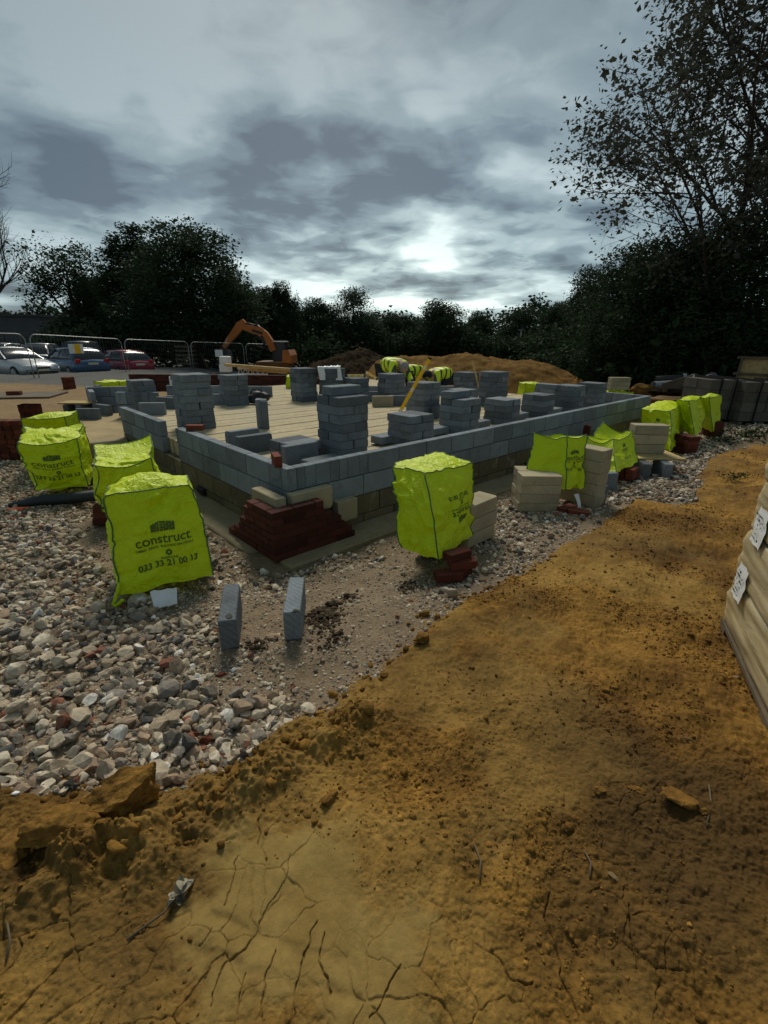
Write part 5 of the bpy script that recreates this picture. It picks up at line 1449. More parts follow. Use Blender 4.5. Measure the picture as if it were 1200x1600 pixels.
# ------------------------------------------------------------------ parked cars
def paint(name, c):
    m, N, b, o = mat_new(name); b.inputs['Base Color'].default_value = (*c, 1); b.inputs['Metallic'].default_value = 0.35; b.inputs['Roughness'].default_value = 0.38
    b.inputs['Coat Weight'].default_value = 0.5; b.inputs['Coat Roughness'].default_value = 0.08; return m


M['light_glass'] = plain('lamp_lens', (0.65, 0.67, 0.7), 0.15, var=0, bump=0)
M['red_lens'] = plain('red_lens', (0.35, 0.01, 0.01), 0.2, var=0, bump=0)
M['plate'] = plain('number_plate', (0.55, 0.52, 0.35), 0.5, var=0, bump=0)


def car(label, px, py, Y, yaw, mat, L=4.35, W=1.78, H=1.46, style='hatch', zoff=0.0):
    q = PY(px, py, Y); t = empty('parked_car', (q[0], q[1], q[2] + zoff), yaw, label, 'car', 'cars parked beyond the wire fence')
    h = L / 2; bz = 0.96 if style != 'suv' else 1.10
    st = [(-h, 0.45, 0.72, 0.80), (-h + 0.05, 0.30, 0.90, 0.86), (-h + 0.35, 0.24, bz + 0.02, 0.90), (-0.9, 0.22, bz, 0.90), (0.3, 0.22, bz - 0.01, 0.90), (0.95, 0.22, bz - 0.03, 0.90),
          (1.5, 0.23, bz - 0.10, 0.88), (h - 0.25, 0.25, bz - 0.22, 0.84), (h - 0.06, 0.30, bz - 0.34, 0.78), (h, 0.40, bz - 0.44, 0.70)]
    mb = MB(); rings = []
    for x, zb, zt, w in st:
        w = w * W / 1.8; m_ = (zb + zt) / 2
        half = [(0.0, zb), (w * 0.86, zb), (w * 0.97, zb + 0.08), (w, m_ - 0.05), (w * 0.985, m_ + 0.12), (w * 0.93, zt - 0.07), (w * 0.84, zt - 0.005), (0, zt + 0.025)]
        ring = [(x, y, z) for y, z in half] + [(x, -y, z) for y, z in half[-2:0:-1]]; rings.append(ring)
    mb.loft(rings); body = mb.build('body', mat, t, True)
    xr = {'hatch': -h + 0.10, 'sedan': -h + 0.75, 'suv': -h + 0.08}[style]; xf = 1.02; rr0 = {'hatch': -h + 0.52, 'sedan': -h + 1.35, 'suv': -h + 0.32}[style]; rf = 0.22
    belt = bz - 0.02
    cs = [(xr, belt, 0.01), (xr + (rr0 - xr) * 0.5, belt, (H - belt) * 0.62), (rr0, belt, (H - belt) * 0.93), ((rr0 + rf) / 2, belt, H - belt), (rf, belt, (H - belt) * 0.95), ((rf + xf) / 2, belt, (H - belt) * 0.52), (xf, belt - 0.03, 0.02)]
    mb = MB(); rings = []; rp = MB(); rring = []
    for x, z, hh in cs:
        f = hh / (H - belt); wb = 0.80 * W / 1.8; wt = wb - 0.20 * f
        half = [(0, z - 0.03), (wb, z - 0.02), (wb - 0.02 * f, z + hh * 0.2), (wt, z + hh * 0.93), (wt * 0.85, z + hh * 0.99), (0, z + hh + 0.015)]
        rings.append([(x, y, zz) for y, zz in half] + [(x, -y, zz) for y, zz in half[-2:0:-1]])
        if f > 0.9: rring.append([(x, wt + 0.006, z + hh * 0.90), (x, wt * 0.87, z + hh + 0.006), (x, 0, z + hh + 0.030), (x, -wt * 0.87, z + hh + 0.006), (x, -wt - 0.006, z + hh * 0.90), (x, 0, z + hh * 0.88)])
    mb.loft(rings); mb.build('windows', M['glass'], t, True)
    rp.loft(rring); rp.build('roof', mat, t, True)
    for s in (-1, 1):
        wb = 0.80 * W / 1.8; wt = wb - 0.19
        for (xa, xb, w_) in ((xf - 0.03, rf, 0.06), (-0.25, -0.35, 0.08), (xr + 0.18, rr0, 0.16)):
            mb = MB(); mb.bar((xa, s * (wb + 0.005), belt), (xb, s * (wt + 0.012), H - 0.07), w_, 0.035); mb.build('pillar', mat, t)
        mb = MB(); mb.box((0.72, s * (0.93 * W / 1.8 + 0.06), belt + 0.08), (0.12, 0.20, 0.13), bev=0.03); mb.build('wing_mirror', mat, t)
        for x in (-h + 0.80, h - 0.83):
            mb = MB(); y = s * (0.90 * W / 1.8 - 0.10)
            mb.tube([(x, y - 0.11, 0.32), (x, y - 0.09, 0.32), (x, y + 0.09, 0.32), (x, y + 0.11, 0.32)], [0.28, 0.32, 0.32, 0.28], 24); w = mb.build('wheel', M['rubber'], t, True)
            mb = MB(); mb.tube([(x, y + s * 0.10, 0.32), (x, y + s * 0.116, 0.32)], [0.215, 0.20], 20); mb.build('rim', M['steel'], w)
        mb = MB(); mb.box((h - 0.20, s * 0.60 * W / 1.8, bz - 0.33), (0.26, 0.36, 0.13), bev=0.03, rz=-s * 0.35); mb.build('headlight', M['light_glass'], t)
        mb = MB(); mb.box((-h + 0.08, s * 0.70 * W / 1.8, bz - 0.10), (0.16, 0.24, 0.22), bev=0.03); mb.build('tail_light', M['red_lens'], t)
    mb = MB(); mb.box((h - 0.02, 0, bz - 0.42), (0.08, 0.62, 0.14), bev=0.02); mb.build('grille', M['black'], t)
    mb = MB(); mb.box((h - 0.03, 0, 0.33), (0.10, 1.25 * W / 1.8, 0.13), bev=0.02); mb.build('air_intake', M['black'], t)
    mb = MB(); mb.box((h + 0.015, 0, 0.46), (0.015, 0.50, 0.10)); mb.build('number_plate', M['plate'], t)
    mb = MB(); mb.box((-h - 0.005, 0, 0.74), (0.02, 0.50, 0.11)); mb.build('number_plate', M['plate'], t)
    mb = MB(); mb.box((-h + 0.06, 0, 0.36), (0.14, 1.5 * W / 1.8, 0.16), bev=0.03); mb.build('rear_bumper', M['black'], t)
    return t


CP = {'silver': paint('silver_paint', (0.40, 0.42, 0.43)), 'blue': paint('blue_paint', (0.025, 0.085, 0.17)), 'red': paint('crimson_paint', (0.24, 0.012, 0.035)),
      'grey': paint('grey_paint', (0.10, 0.11, 0.115)), 'pale': paint('pale_grey_paint', (0.28, 0.29, 0.30))}
car('silver saloon car parked nose on beside the blue hatchback', 28, 590, 24.0, rad(-26), CP['silver'], 4.8, 1.82, 1.44, 'sedan')
car('blue hatchback parked tail on between the silver and red cars', 119, 588, 26.0, rad(146), CP['blue'], 4.45, 1.82, 1.48)
car('crimson hatchback parked tail on right of the blue car', 193, 588, 28.0, rad(146), CP['red'], 4.1, 1.75, 1.46)
car('pale grey people carrier standing behind the silver saloon', 66, 580, 31.0, rad(-70), CP['pale'], 4.5, 1.85, 1.68, 'suv')
car('dark grey estate car standing behind the blue hatchback', 142, 578, 32.0, rad(105), CP['grey'], 4.6, 1.88, 1.80, 'suv')
car('pale car at the far left behind the silver saloon', 5, 580, 32.0, rad(-75), CP['pale'], 4.5, 1.85, 1.75, 'suv')

# ------------------------------------------------------------------ wire fence panels on concrete feet
FP = [PY(-112, 608, 17.6), PY(60, 599, 20.6), PY(202, 593, 25.2), PY(302, 588, 29.5), PY(386, 585, 33.0), PY(447, 583, 36.0)]
WHICH = ['at the left edge in front of the pale cars', 'in front of the blue and silver cars', 'right of the red car', 'in front of the digger arm', 'farthest to the right, before the digger cab']
for i in range(len(FP) - 1):
    a, b = Vector(FP[i]), Vector(FP[i + 1]); d = (b - a); L = d.length; yaw = math.atan2(d.y, d.x); g = 0.10; H = 2.0
    t = empty('wire_fence', a, yaw, 'galvanised wire fence panel ' + WHICH[i], 'fence panel', 'wire fence panels before the car park')
    dz = d.z / math.hypot(d.x, d.y); Lh = math.hypot(d.x, d.y); x0, x1 = g, Lh - g; rr = 0.28
    f = lambda x, z: (x, 0, z + dz * x)
    pts = [f(x0, 0.08)] + [f(x0, H - rr)] + [f(x0 + rr * (1 - math.cos(q)), H - rr + rr * math.sin(q)) for q in np.linspace(0.2, math.pi / 2, 7)]
    pts += [f(x1 - rr + rr * math.sin(q), H - rr + rr * math.cos(q)) for q in np.linspace(0, math.pi / 2, 7)] + [f(x1, H - rr), f(x1, 0.08)]
    mb = MB(); mb.tube(pts, 0.021, 8); mb.tube([f(x0, 0.16), f(x1, 0.16)], 0.016, 6); mb.build('tube_frame', M['steel'], t, True)
    mb = MB(); n = int(Lh / 0.16)
    for k in range(1, n): x = x0 + (x1 - x0) * k / n; mb.tube([f(x, 0.16), f(x, H - 0.03)], 0.0018, 4, False)
    for k in range(1, 7): mb.tube([f(x0, 0.16 + k * 0.28), f(x1, 0.16 + k * 0.28)], 0.0018, 4, False)
    mb.build('wire_mesh', M['steel'], t)
    mb = MB(); mb.prism([(-0.34, 0), (0.34, 0), (0.30, 0.13), (-0.30, 0.13)], -0.12, 0.12)
    lb = ['past the left edge', 'in front of the silver car', 'in front of the red car', 'right of the parked cars', 'before the digger'][i]
    tag(mb.build('fence_weight', M['footing'], None, False, a - Vector((0, 0, 0.02)), yaw), 'concrete weight holding the wire fence ' + lb, 'fence weight')


def plate(name, c, w, h, mat, label, yaw=0.0, extra=None):
    mb = MB(); mb.box((0, 0, 0), (w, 0.012, h), bev=0.002); o = tag(mb.build(name, mat, None, False, c, yaw), label, 'sign')
    if extra: mb = MB(); mb.box((0.06, -0.010, 0), (w * 0.40, 0.006, h * 0.98)); mb.build('notice', extra, o)
    return o


yf = math.atan2(*(FP[2] - FP[1])[1::-1])
q = PY(119, 545, 21.9); plate('fence_sign', q, 0.72, 0.40, M['white'], 'white sign with a yellow notice hung on the fence', yf, M['level_yellow'])
q = PY(342, 552, 31.0); plate('fence_sign', q, 0.46, 0.42, M['white'], 'plain white sign hung on the fence before the digger', 0.3)

# ------------------------------------------------------------------ excavator
M['machine_dark'] = plain('dark_orange_paint', (0.12, 0.045, 0.008), 0.7, var=0.3, scale=2)  # darker orange for the digger body


def excavator():
    Y = 33.0; o3 = PY(425, 590, Y); o3[2] = -0.95
    t = empty('excavator', o3, 0.0, 'orange tracked digger with raised bent arm behind the fence', 'excavator')
    g = lambda px, py, dy=0.0: Vector(PY(px, py, Y + dy)) - Vector(o3)
    def plate_arm(nm, centre, widths, th):
        mb = MB(); rings = []
        for i, (p, w) in enumerate(zip(centre, widths)):
            a = centre[max(i - 1, 0)]; b = centre[min(i + 1, len(centre) - 1)]; d = (b - a).normalized(); n = Vector((-d.z, 0, d.x))
            rings.append([p + n * w + Vector((0, -th, 0)), p + n * w + Vector((0, th, 0)), p - n * w + Vector((0, th, 0)), p - n * w + Vector((0, -th, 0))])
        mb.loft(rings); return mb.build(nm, M['machine_orange'], t)
    bm_ = plate_arm('boom', [g(381, 511), g(392, 514), g(405, 517), g(414, 524), g(422, 534), g(428, 548)], [0.16, 0.22, 0.27, 0.27, 0.22, 0.20], 0.20)
    st = plate_arm('stick', [g(382, 501), g(376, 508), g(367, 520), g(356, 534), g(350, 543)], [0.14, 0.26, 0.22, 0.16, 0.12], 0.15)
    mb = MB(); mb.tube([g(385, 505, -0.1), g(402, 509, -0.1)], 0.06, 8); mb.tube([g(402, 509, -0.1), g(412, 517, -0.1)], 0.09, 8); mb.build('stick_ram', M['dark_metal'], t, True)
    mb = MB(); mb.tube([g(356, 528, -0.1), g(349, 540, -0.1)], 0.06, 8); mb.build('bucket_ram', M['steel'], t, True)
    mb = MB(); mb.tube([g(408, 525, -0.3), g(416, 545, -0.3)], 0.09, 8); mb.build('boom_ram', M['dark_metal'], t, True)
    mb = MB(); c = g(350, 550); mb.prism([(c.x - 0.1, c.z + 0.25), (c.x + 0.35, c.z + 0.1), (c.x + 0.45, c.z - 0.5), (c.x + 0.05, c.z - 0.95), (c.x - 0.5, c.z - 0.85), (c.x - 0.2, c.z - 0.3)], -0.5, 0.5); mb.build('bucket', M['dark_metal'], t)
    a = g(424, 534); b = g(447, 567); cx = (a.x + b.x) / 2; w = b.x - a.x; hh = a.z - b.z
    mb = MB(); mb.box((cx, 0.55, b.z + hh * 0.5), (w * 0.86, 1.0, hh * 0.96), bev=0.05, ); cab = mb.build('cab', M['glass'], t)
    mb = MB()
    for sx in (-1, 1):
        for sy in (0.05, 1.05): mb.bar((cx + sx * w * 0.43, sy, b.z), (cx + sx * w * 0.43, sy, a.z), 0.08)
    mb.build('cab_frame', M['dark_metal'], cab)
    mb = MB(); mb.box((cx + 0.02, 0.55, a.z), (w * 1.04, 1.15, 0.09), bev=0.02); mb.build('cab_roof', M['steel'], t)
    p = g(452, 557); mb = MB(); mb.prism([(p.x - 0.28, p.z - 0.4), (p.x + 0.34, p.z - 0.4), (p.x + 0.32, p.z + 0.1), (p.x + 0.18, p.z + 0.44), (p.x - 0.20, p.z + 0.40)], -1.15, 1.15); mb.build('counterweight', M['machine_orange'], t)
    l = g(392, 566); r_ = g(456, 566); mb = MB(); mb.box(((l.x + r_.x) / 2 + 0.3, 0, l.z - 0.12), (r_.x - l.x - 0.6, 2.3, 0.42), bev=0.05); mb.build('body', M['machine_dark'], t)
    for s in (-1, 1):
        mb = MB(); x0, x1 = l.x, r_.x - 0.1; z = 0.42
        out = [(x0 + 0.42 * math.cos(q), z + 0.42 * math.sin(q)) for q in np.linspace(math.pi / 2, 3 * math.pi / 2, 10)] + [(x1 + 0.42 * math.cos(q), z + 0.42 * math.sin(q)) for q in np.linspace(-math.pi / 2, math.pi / 2, 10)]
        mb.prism(out, s * 1.05 - 0.25, s * 1.05 + 0.25); mb.build('track', M['rubber'], t)
    # lettering band on the boom is only dark patches at this distance
    mb = MB(); mb.bar(g(394, 516, -0.215), g(410, 521, -0.215), 0.02, 0.16); mb.build('boom_marking', M['black'], bm_)


excavator()
# long timbers on a block pier, packs and pallets behind them
for k, (a, b, z_, lb) in enumerate((((352, 570), (462, 578), 0.0, 'long pale timber on top of the pile before the digger'), ((372, 575), (460, 580), 0.0, 'pale timber second in the pile before the digger'),
                                    ((385, 577), (448, 582), 0.0, 'short pale timber lowest in the pile before the digger'))):
    A, B = Vector(PY(*a, 21.0 + 0.1 * k)), Vector(PY(*b, 20.2 + 0.1 * k)); mb = MB(); mb.bar((0, 0, 0), B - A, 0.16, 0.11); tag(mb.build('timber_plank', M['timber'], None, False, A), lb, 'timber')
A = PY(372, 584, 20.9); t = empty('roof_truss', A, -0.06, 'white braced truss lying below the long timbers', 'truss')
mb = MB(); mb.bar((0, 0, 0), (1.3, 0, 0), 0.05); mb.bar((0, 0, 0.24), (1.3, 0, 0.24), 0.05); mb.build('chord', M['white'], t)
mb = MB()
for k in range(6): mb.bar((0.22 * k, 0, 0.0), (0.22 * k + 0.11, 0, 0.24), 0.02); mb.bar((0.22 * k + 0.11, 0, 0.24), (0.22 * k + 0.22, 0, 0.0), 0.02)
mb.build('web', M['white'], t)
q = PY(353, 577, 21.5); mb = MB(); mb.box((0, 0, 0.18), (0.42, 0.5, 0.34), bev=0.02); mb.box((0.02, 0, 0.52), (0.40, 0.46, 0.30), bev=0.02); tag(mb.build('insulation_pack', M['white'], None, False, (q[0], q[1], q[2] - 0.12)), 'white insulation pack at the left end of the long timbers', 'pack')
for k in range(4):
    q = PY(456, 606, 14.4); place('beige', (q[0], q[1], 0.06 + 0.13 * k), 1.57, f"buff block, {ORD[k]} in the pier at the end of the red brick wall", 'buff blocks in the pier').scale = (1, 1, 1.25)
for k in range(7):
    q = PY(295, 582, 34.0); t = empty('timber_pallet', (q[0], q[1], q[2] + 0.05 + 0.28 * k), 0.15 + 0.04 * (k % 3), f"weathered pallet, {ORD[k]} in the pile behind the fence", 'pallet', 'weathered pallets behind the fence')
    mb = MB()
    for s in (-0.5, 0, 0.5): mb.box((0, s, 0), (1.2, 0.1, 0.12))
    mb.build('bearer', M['old_timber'], t); mb = MB()
    for s in range(6): mb.box((-0.52 + 0.21 * s, 0, 0.075), (0.12, 1.1, 0.022))
    mb.build('deck', M['old_timber'], t)
A = Vector(PY(325, 575, 34.5)); B = Vector(PY(310, 546, 35.0)); mb = MB(); mb.bar((0, 0, 0), B - A, 0.12, 0.06); tag(mb.build('timber_plank', M['old_timber'], None, False, A), 'dark plank leaning against the pallet pile', 'timber')
q = PY(276, 601, 13.0); stack(271, 0, 0.3, 2, 'the small dark pile behind the back wall', seed=77, Y=12.6) if False else None
q = PY(274, 602, 12.2); mb = MB(); mb.box((0, 0, 0.12), (0.24, 0.1, 0.26), bev=0.01); tag(mb.build('cement_bag', M['white'], None, False, (q[0], q[1], 0.55), 0.1), 'small white printed bag standing behind the back wall', 'bag')
for k in range(3):
    q = PY(966, 598, 13.4); place('beige', (q[0] + 0.02, q[1], 0.46 + 0.05 + 0.115 * k), 0.05, f"buff block, {['bottom', 'middle', 'top'][k]} of three on the flattened bag past the far wall", 'buff blocks past the far wall').scale = (1.25, 1, 1.1)

# ------------------------------------------------------------------ bricklayers
def hivis_material():
    m, N, b, o = mat_new('hi_vis_yellow_with_bands')
    x = N.n('ShaderNodeSeparateXYZ', ins={0: N.n('ShaderNodeTexCoord').outputs['Object']}).outputs[0]
    f = N.ramp(N.math('FRACT', N.math('MULTIPLY', N.math('ADD', x, 1.0), 6.2)), [(0.0, 0.0), (0.64, 0.0), (0.66, 1.0), (0.98, 1.0), (1.0, 0.0)])
    N.link(N.mix(f, (0.66, 0.80, 0.015), (0.055, 0.075, 0.035)), b.inputs['Base Color']); b.inputs['Roughness'].default_value = 0.6; return m


M['hivis'] = hivis_material()
M['reflect'] = plain('grey_reflective_tape', (0.10, 0.12, 0.10), 0.4, bump=0)
M['skin'] = plain('skin', (0.45, 0.26, 0.18), 0.6, var=0.05)
M['hair'] = plain('grey_hair', (0.30, 0.27, 0.24), 0.9, var=0.3, scale=30)
M['dark_cloth'] = plain('dark_work_cloth', (0.02, 0.022, 0.026), 0.9, var=0.2)


def skin_mesh(nm, pts, edges, radii, sub=2):
    me = bpy.data.meshes.new(nm); me.from_pydata([tuple(p) for p in pts], edges, []); o = bpy.data.objects.new(nm, me); COL.objects.link(o)
    sk = o.modifiers.new('s', 'SKIN'); sk.use_smooth_shade = True; ss = o.modifiers.new('d', 'SUBSURF'); ss.levels = sub; ss.render_levels = sub
    for i, r in enumerate(radii): me.skin_vertices[0].data[i].radius = (r, r) if not hasattr(r, '__len__') else r
    me.skin_vertices[0].data[0].use_root = True
    dg = bpy.context.evaluated_depsgraph_get(); out = bpy.data.meshes.new_from_object(o.evaluated_get(dg)); bpy.data.objects.remove(o); bpy.data.meshes.remove(me)
    out.polygons.foreach_set('use_smooth', [True] * len(out.polygons)); return out


def worker(label, px, py, Y, yaw, lift=0.0, hood=False, hair='hair', scale=1.0):
    q = PY(px, py, Y); t = empty('person', (q[0], q[1], q[2]), yaw, label, 'person', 'bricklayers in yellow jackets'); t.scale = (scale,) * 3
    # kneeling and bent forward along +x, one knee down; origin below the hips on the floor
    b = lift
    J = dict(pel=(0, 0, 0.50 + b), wa=(0.16, 0, 0.62 + b), ch=(0.38, 0, 0.66 + b), nk=(0.54, 0, 0.60 + b), hd=(0.66, 0, 0.55 + b), hd2=(0.74, 0, 0.50 + b))
    for s, n in ((1, 'l'), (-1, 'r')):
        J.update({n + 'hip': (0.0, 0.10 * s, 0.48 + b), n + 'kn': (0.30, 0.14 * s, 0.12 + 0.25 * (s > 0)), n + 'an': (-0.12, 0.14 * s, 0.07) if s < 0 else (0.28, 0.15 * s, 0.07), n + 'ft': (-0.24, 0.14 * s, 0.04) if s < 0 else (0.46, 0.16 * s, 0.04),
                  n + 'sh': (0.46, 0.19 * s, 0.62 + b), n + 'el': (0.56, 0.24 * s, 0.36 + b), n + 'wr': (0.76, 0.18 * s, 0.22 + b), n + 'ha': (0.84, 0.16 * s, 0.19 + b)})
    K = list(J); ix = {k: i for i, k in enumerate(K)}
    E_ = [('pel', 'wa'), ('wa', 'ch'), ('ch', 'nk'), ('nk', 'hd'), ('hd', 'hd2')]
    for n in 'lr': E_ += [('pel', n + 'hip'), (n + 'hip', n + 'kn'), (n + 'kn', n + 'an'), (n + 'an', n + 'ft'), ('ch', n + 'sh'), (n + 'sh', n + 'el'), (n + 'el', n + 'wr'), (n + 'wr', n + 'ha')]
    R = dict(pel=0.13, wa=0.125, ch=0.14, nk=0.055, hd=0.095, hd2=0.075)
    for n in 'lr': R.update({n + 'hip': 0.09, n + 'kn': 0.06, n + 'an': 0.045, n + 'ft': 0.04, n + 'sh': 0.065, n + 'el': 0.045, n + 'wr': 0.032, n + 'ha': 0.035})
    obj('body', skin_mesh('body', [J[k] for k in K], [(ix[a], ix[c]) for a, c in E_], [R[k] for k in K]), M['skin'], t)
    jk = ['pel', 'wa', 'ch', 'nk', 'lsh', 'lel', 'lwr', 'rsh', 'rel', 'rwr']; jx = {k: i for i, k in enumerate(jk)}
    JE = [('pel', 'wa'), ('wa', 'ch'), ('ch', 'nk'), ('ch', 'lsh'), ('lsh', 'lel'), ('lel', 'lwr'), ('ch', 'rsh'), ('rsh', 'rel'), ('rel', 'rwr')]
    JR = dict(pel=0.20, wa=0.21, ch=0.215, nk=0.10, lsh=0.11, lel=0.08, lwr=0.05, rsh=0.11, rel=0.08, rwr=0.05)
    jm = skin_mesh('jacket', [J[k] for k in jk], [(jx[a], jx[c]) for a, c in JE], [JR[k] for k in jk]); jo = obj('jacket', jm, M['hivis'], t)
    tk = ['pel', 'lhip', 'lkn', 'lan', 'rhip', 'rkn', 'ran']; tx = {k: i for i, k in enumerate(tk)}
    TE = [('pel', 'lhip'), ('lhip', 'lkn'), ('lkn', 'lan'), ('pel', 'rhip'), ('rhip', 'rkn'), ('rkn', 'ran')]
    obj('trousers', skin_mesh('trousers', [J[k] for k in tk], [(tx[a], tx[c]) for a, c in TE], [0.15, 0.12, 0.085, 0.07, 0.12, 0.085, 0.07]), M['dark_cloth'], t)
    for n in 'lr':
        bt = skin_mesh('boot', [J[n + 'an'], J[n + 'ft']], [(0, 1)], [0.065, 0.055]); obj('boot', bt, M['black'], t)
    v, f_ = ico(3); v = v * np.array([0.115, 0.10, 0.105]); v = v[:, :] + 0.006 * fbm(v * 40, 2, 7)[:, None]
    hr = obj('hood' if hood else 'hair', np_mesh('hair', v + np.array([0.655, 0, 0.585 + b]), f_, True), M['hivis'] if hood else M[hair], t)
    return t


worker('grey haired worker in a yellow jacket bent over, left of three', 600, 622, 12.7, rad(-48), 0.16, scale=1.15)
worker('worker in a yellow jacket bent low behind the leaning level, middle of three', 634, 622, 12.7, rad(52), 0.04, scale=1.08, hair='dark_cloth')
worker('worker in a yellow jacket bent low beside the dark stack, right of three', 701, 622, 12.9, rad(205), 0.02, scale=1.05, hair='dark_cloth')

# ------------------------------------------------------------------ spoil heaps
def heap_mound(name, crest, Y, half, base, mat, label, seed, rough=0.28):
    pts = [PY(x, y, Y) for x, y in crest]; xs = np.array([p[0] for p in pts]); zs = np.array([p[2] for p in pts]); x0, x1 = xs[0] - 1.5, xs[-1] + 1.0
    nx, ny = 220, 90; gx = np.linspace(x0, x1, nx); gy = np.linspace(-half, half * 1.2, ny); X, Yg = np.meshgrid(gx, gy, indexing='ij')
    cz = np.interp(X, xs, zs - base, left=0, right=0); cz = cz * sstep(x0, xs[1], X) * sstep(x1, xs[-2] if False else xs[-1] - 0.2, X)
    s = np.clip(1 - np.abs(Yg) / half, 0, 1); prof = np.where(Yg < 0, 1 - (1 - s) ** 1.5, 1 - (1 - s) ** 1.5)
    p = np.column_stack([X.ravel(), Yg.ravel()])
    n = fbm(p * 0.45, 3, seed, 0.5) * rough * 0.6 + 0.20 * rough * fbm(p * 2.6, 4, seed + 5, 0.6) + 0.12 * rough * np.abs(fbm(p * 8, 3, seed + 8))
    z = cz.ravel() * prof.ravel() + n * np.clip(cz.ravel() * prof.ravel() * 1.5, 0, 1) - 0.05
    c = [xs.mean(), Y, base]
    a = (np.arange(nx - 1)[:, None] * ny + np.arange(ny - 1)[None]).ravel(); Q = np.column_stack([a, a + ny, a + ny + 1, a + 1])
    me = np_mesh(name, np.column_stack([X.ravel() - c[0], Yg.ravel(), z]), Q, True)
    tag(obj(name, me, mat, None, c), label, 'spoil heap')
    return


heap_mound('spoil_heap', [(568, 585), (590, 566), (625, 556), (665, 552), (700, 554), (740, 554), (790, 558), (830, 560), (862, 566), (885, 578), (905, 594), (914, 604)], 26.0, 4.5, -0.85, M['dirt'], 'long brown heap of dug soil behind the workers', 3)
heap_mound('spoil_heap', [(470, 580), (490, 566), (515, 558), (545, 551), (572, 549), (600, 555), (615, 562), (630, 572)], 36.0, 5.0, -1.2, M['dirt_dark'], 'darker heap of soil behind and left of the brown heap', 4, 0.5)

# ------------------------------------------------------------------ trees
def leaves(centres, size, rng_, droop=0.0, jitter=1.0, aspect=0.55, lean=(0, 0, 0)):
    n = len(centres); a = rng_.normal(size=(n, 3)); a[:, 2] *= 0.6; a += np.array(lean); a[:, 2] -= droop; a /= np.linalg.norm(a, axis=1)[:, None]
    b = rng_.normal(size=(n, 3)); b -= (b * a).sum(1)[:, None] * a; b /= np.linalg.norm(b, axis=1)[:, None]; s = size * np.exp(rng_.normal(0, 0.3, n))
    l = a * s[:, None]; w = b * (s * aspect)[:, None]; c = centres; up = np.cross(a, b) * (s * 0.14)[:, None]
    Vv = np.stack([c - l * 0.5, c + w * 0.5 + up, c + l * 0.5, c - w * 0.5 + up], 1).reshape(-1, 3); Q = np.arange(4 * n).reshape(n, 4); return Vv, Q


def crown(blobs, n, size, seed, cl=26, spread=0.55, gap=0.25):
    r = np.random.default_rng(seed); w = np.array([b[3] * b[4] * b[5] for b in blobs]) ** 0.66; w /= w.sum(); k = n // cl; which = r.choice(len(blobs), k, p=w)
    B = np.array(blobs)[which]; d = r.normal(size=(k, 3)); d /= np.linalg.norm(d, axis=1)[:, None]; rad_ = r.random(k) ** 0.42
    bump = 1 + 0.20 * fbm(d * 2.3 + which[:, None] * 7.7, 3, seed)
    c = B[:, :3] + d * B[:, 3:] * (rad_ * bump)[:, None]
    c = c[(vnoise(c * 0.75, seed + 3) > -1 + gap * 2 - 0.35) | (rad_ < 0.5)]
    pts = (c[:, None] + np.clip(r.normal(size=(len(c), cl, 3)), -1.5, 1.5) * spread * np.array([1, 1, 0.62])).reshape(-1, 3)
    return leaves(pts, size, r)


def limbs(mb, top, base_r, blobs, seed, h0=0.0):
    r = random.Random(seed); top = Vector(top); pts = [Vector((0, 0, h0)), Vector((r.uniform(-.1, .1), r.uniform(-.1, .1), top.z * 0.3)), Vector((top.x * 0.4, top.y * 0.4, top.z * 0.6)), top]
    mb.tube(pts, [base_r * 1.25, base_r, base_r * 0.75, base_r * 0.25], 9)
    for b in blobs:
        c = Vector(b[:3]); s = pts[1].lerp(pts[2], r.uniform(0.2, 0.9)); m = s.lerp(c, 0.5) + Vector((0, 0, -0.08 * b[5])); mb.tube([s, m, c + Vector((0, 0, b[5] * 0.45))], [base_r * 0.5, base_r * 0.33, base_r * 0.08], 6)


TREE = []
def proto_tree(blobs, n, size, seed, mat, spread=0.5, cl=26, gap=0.25, r0=0.22):
    v, q = crown(blobs, n, size, seed, cl, spread, gap); cm = np_mesh('crown', v, q); cm.materials.append(M[mat])
    mb = MB(); zt = max(b[2] for b in blobs); limbs(mb, (0, 0, zt * 0.9), r0, blobs, seed); tm = mb.mesh('trunk', True); tm.materials.append(M['bark']); return cm, tm


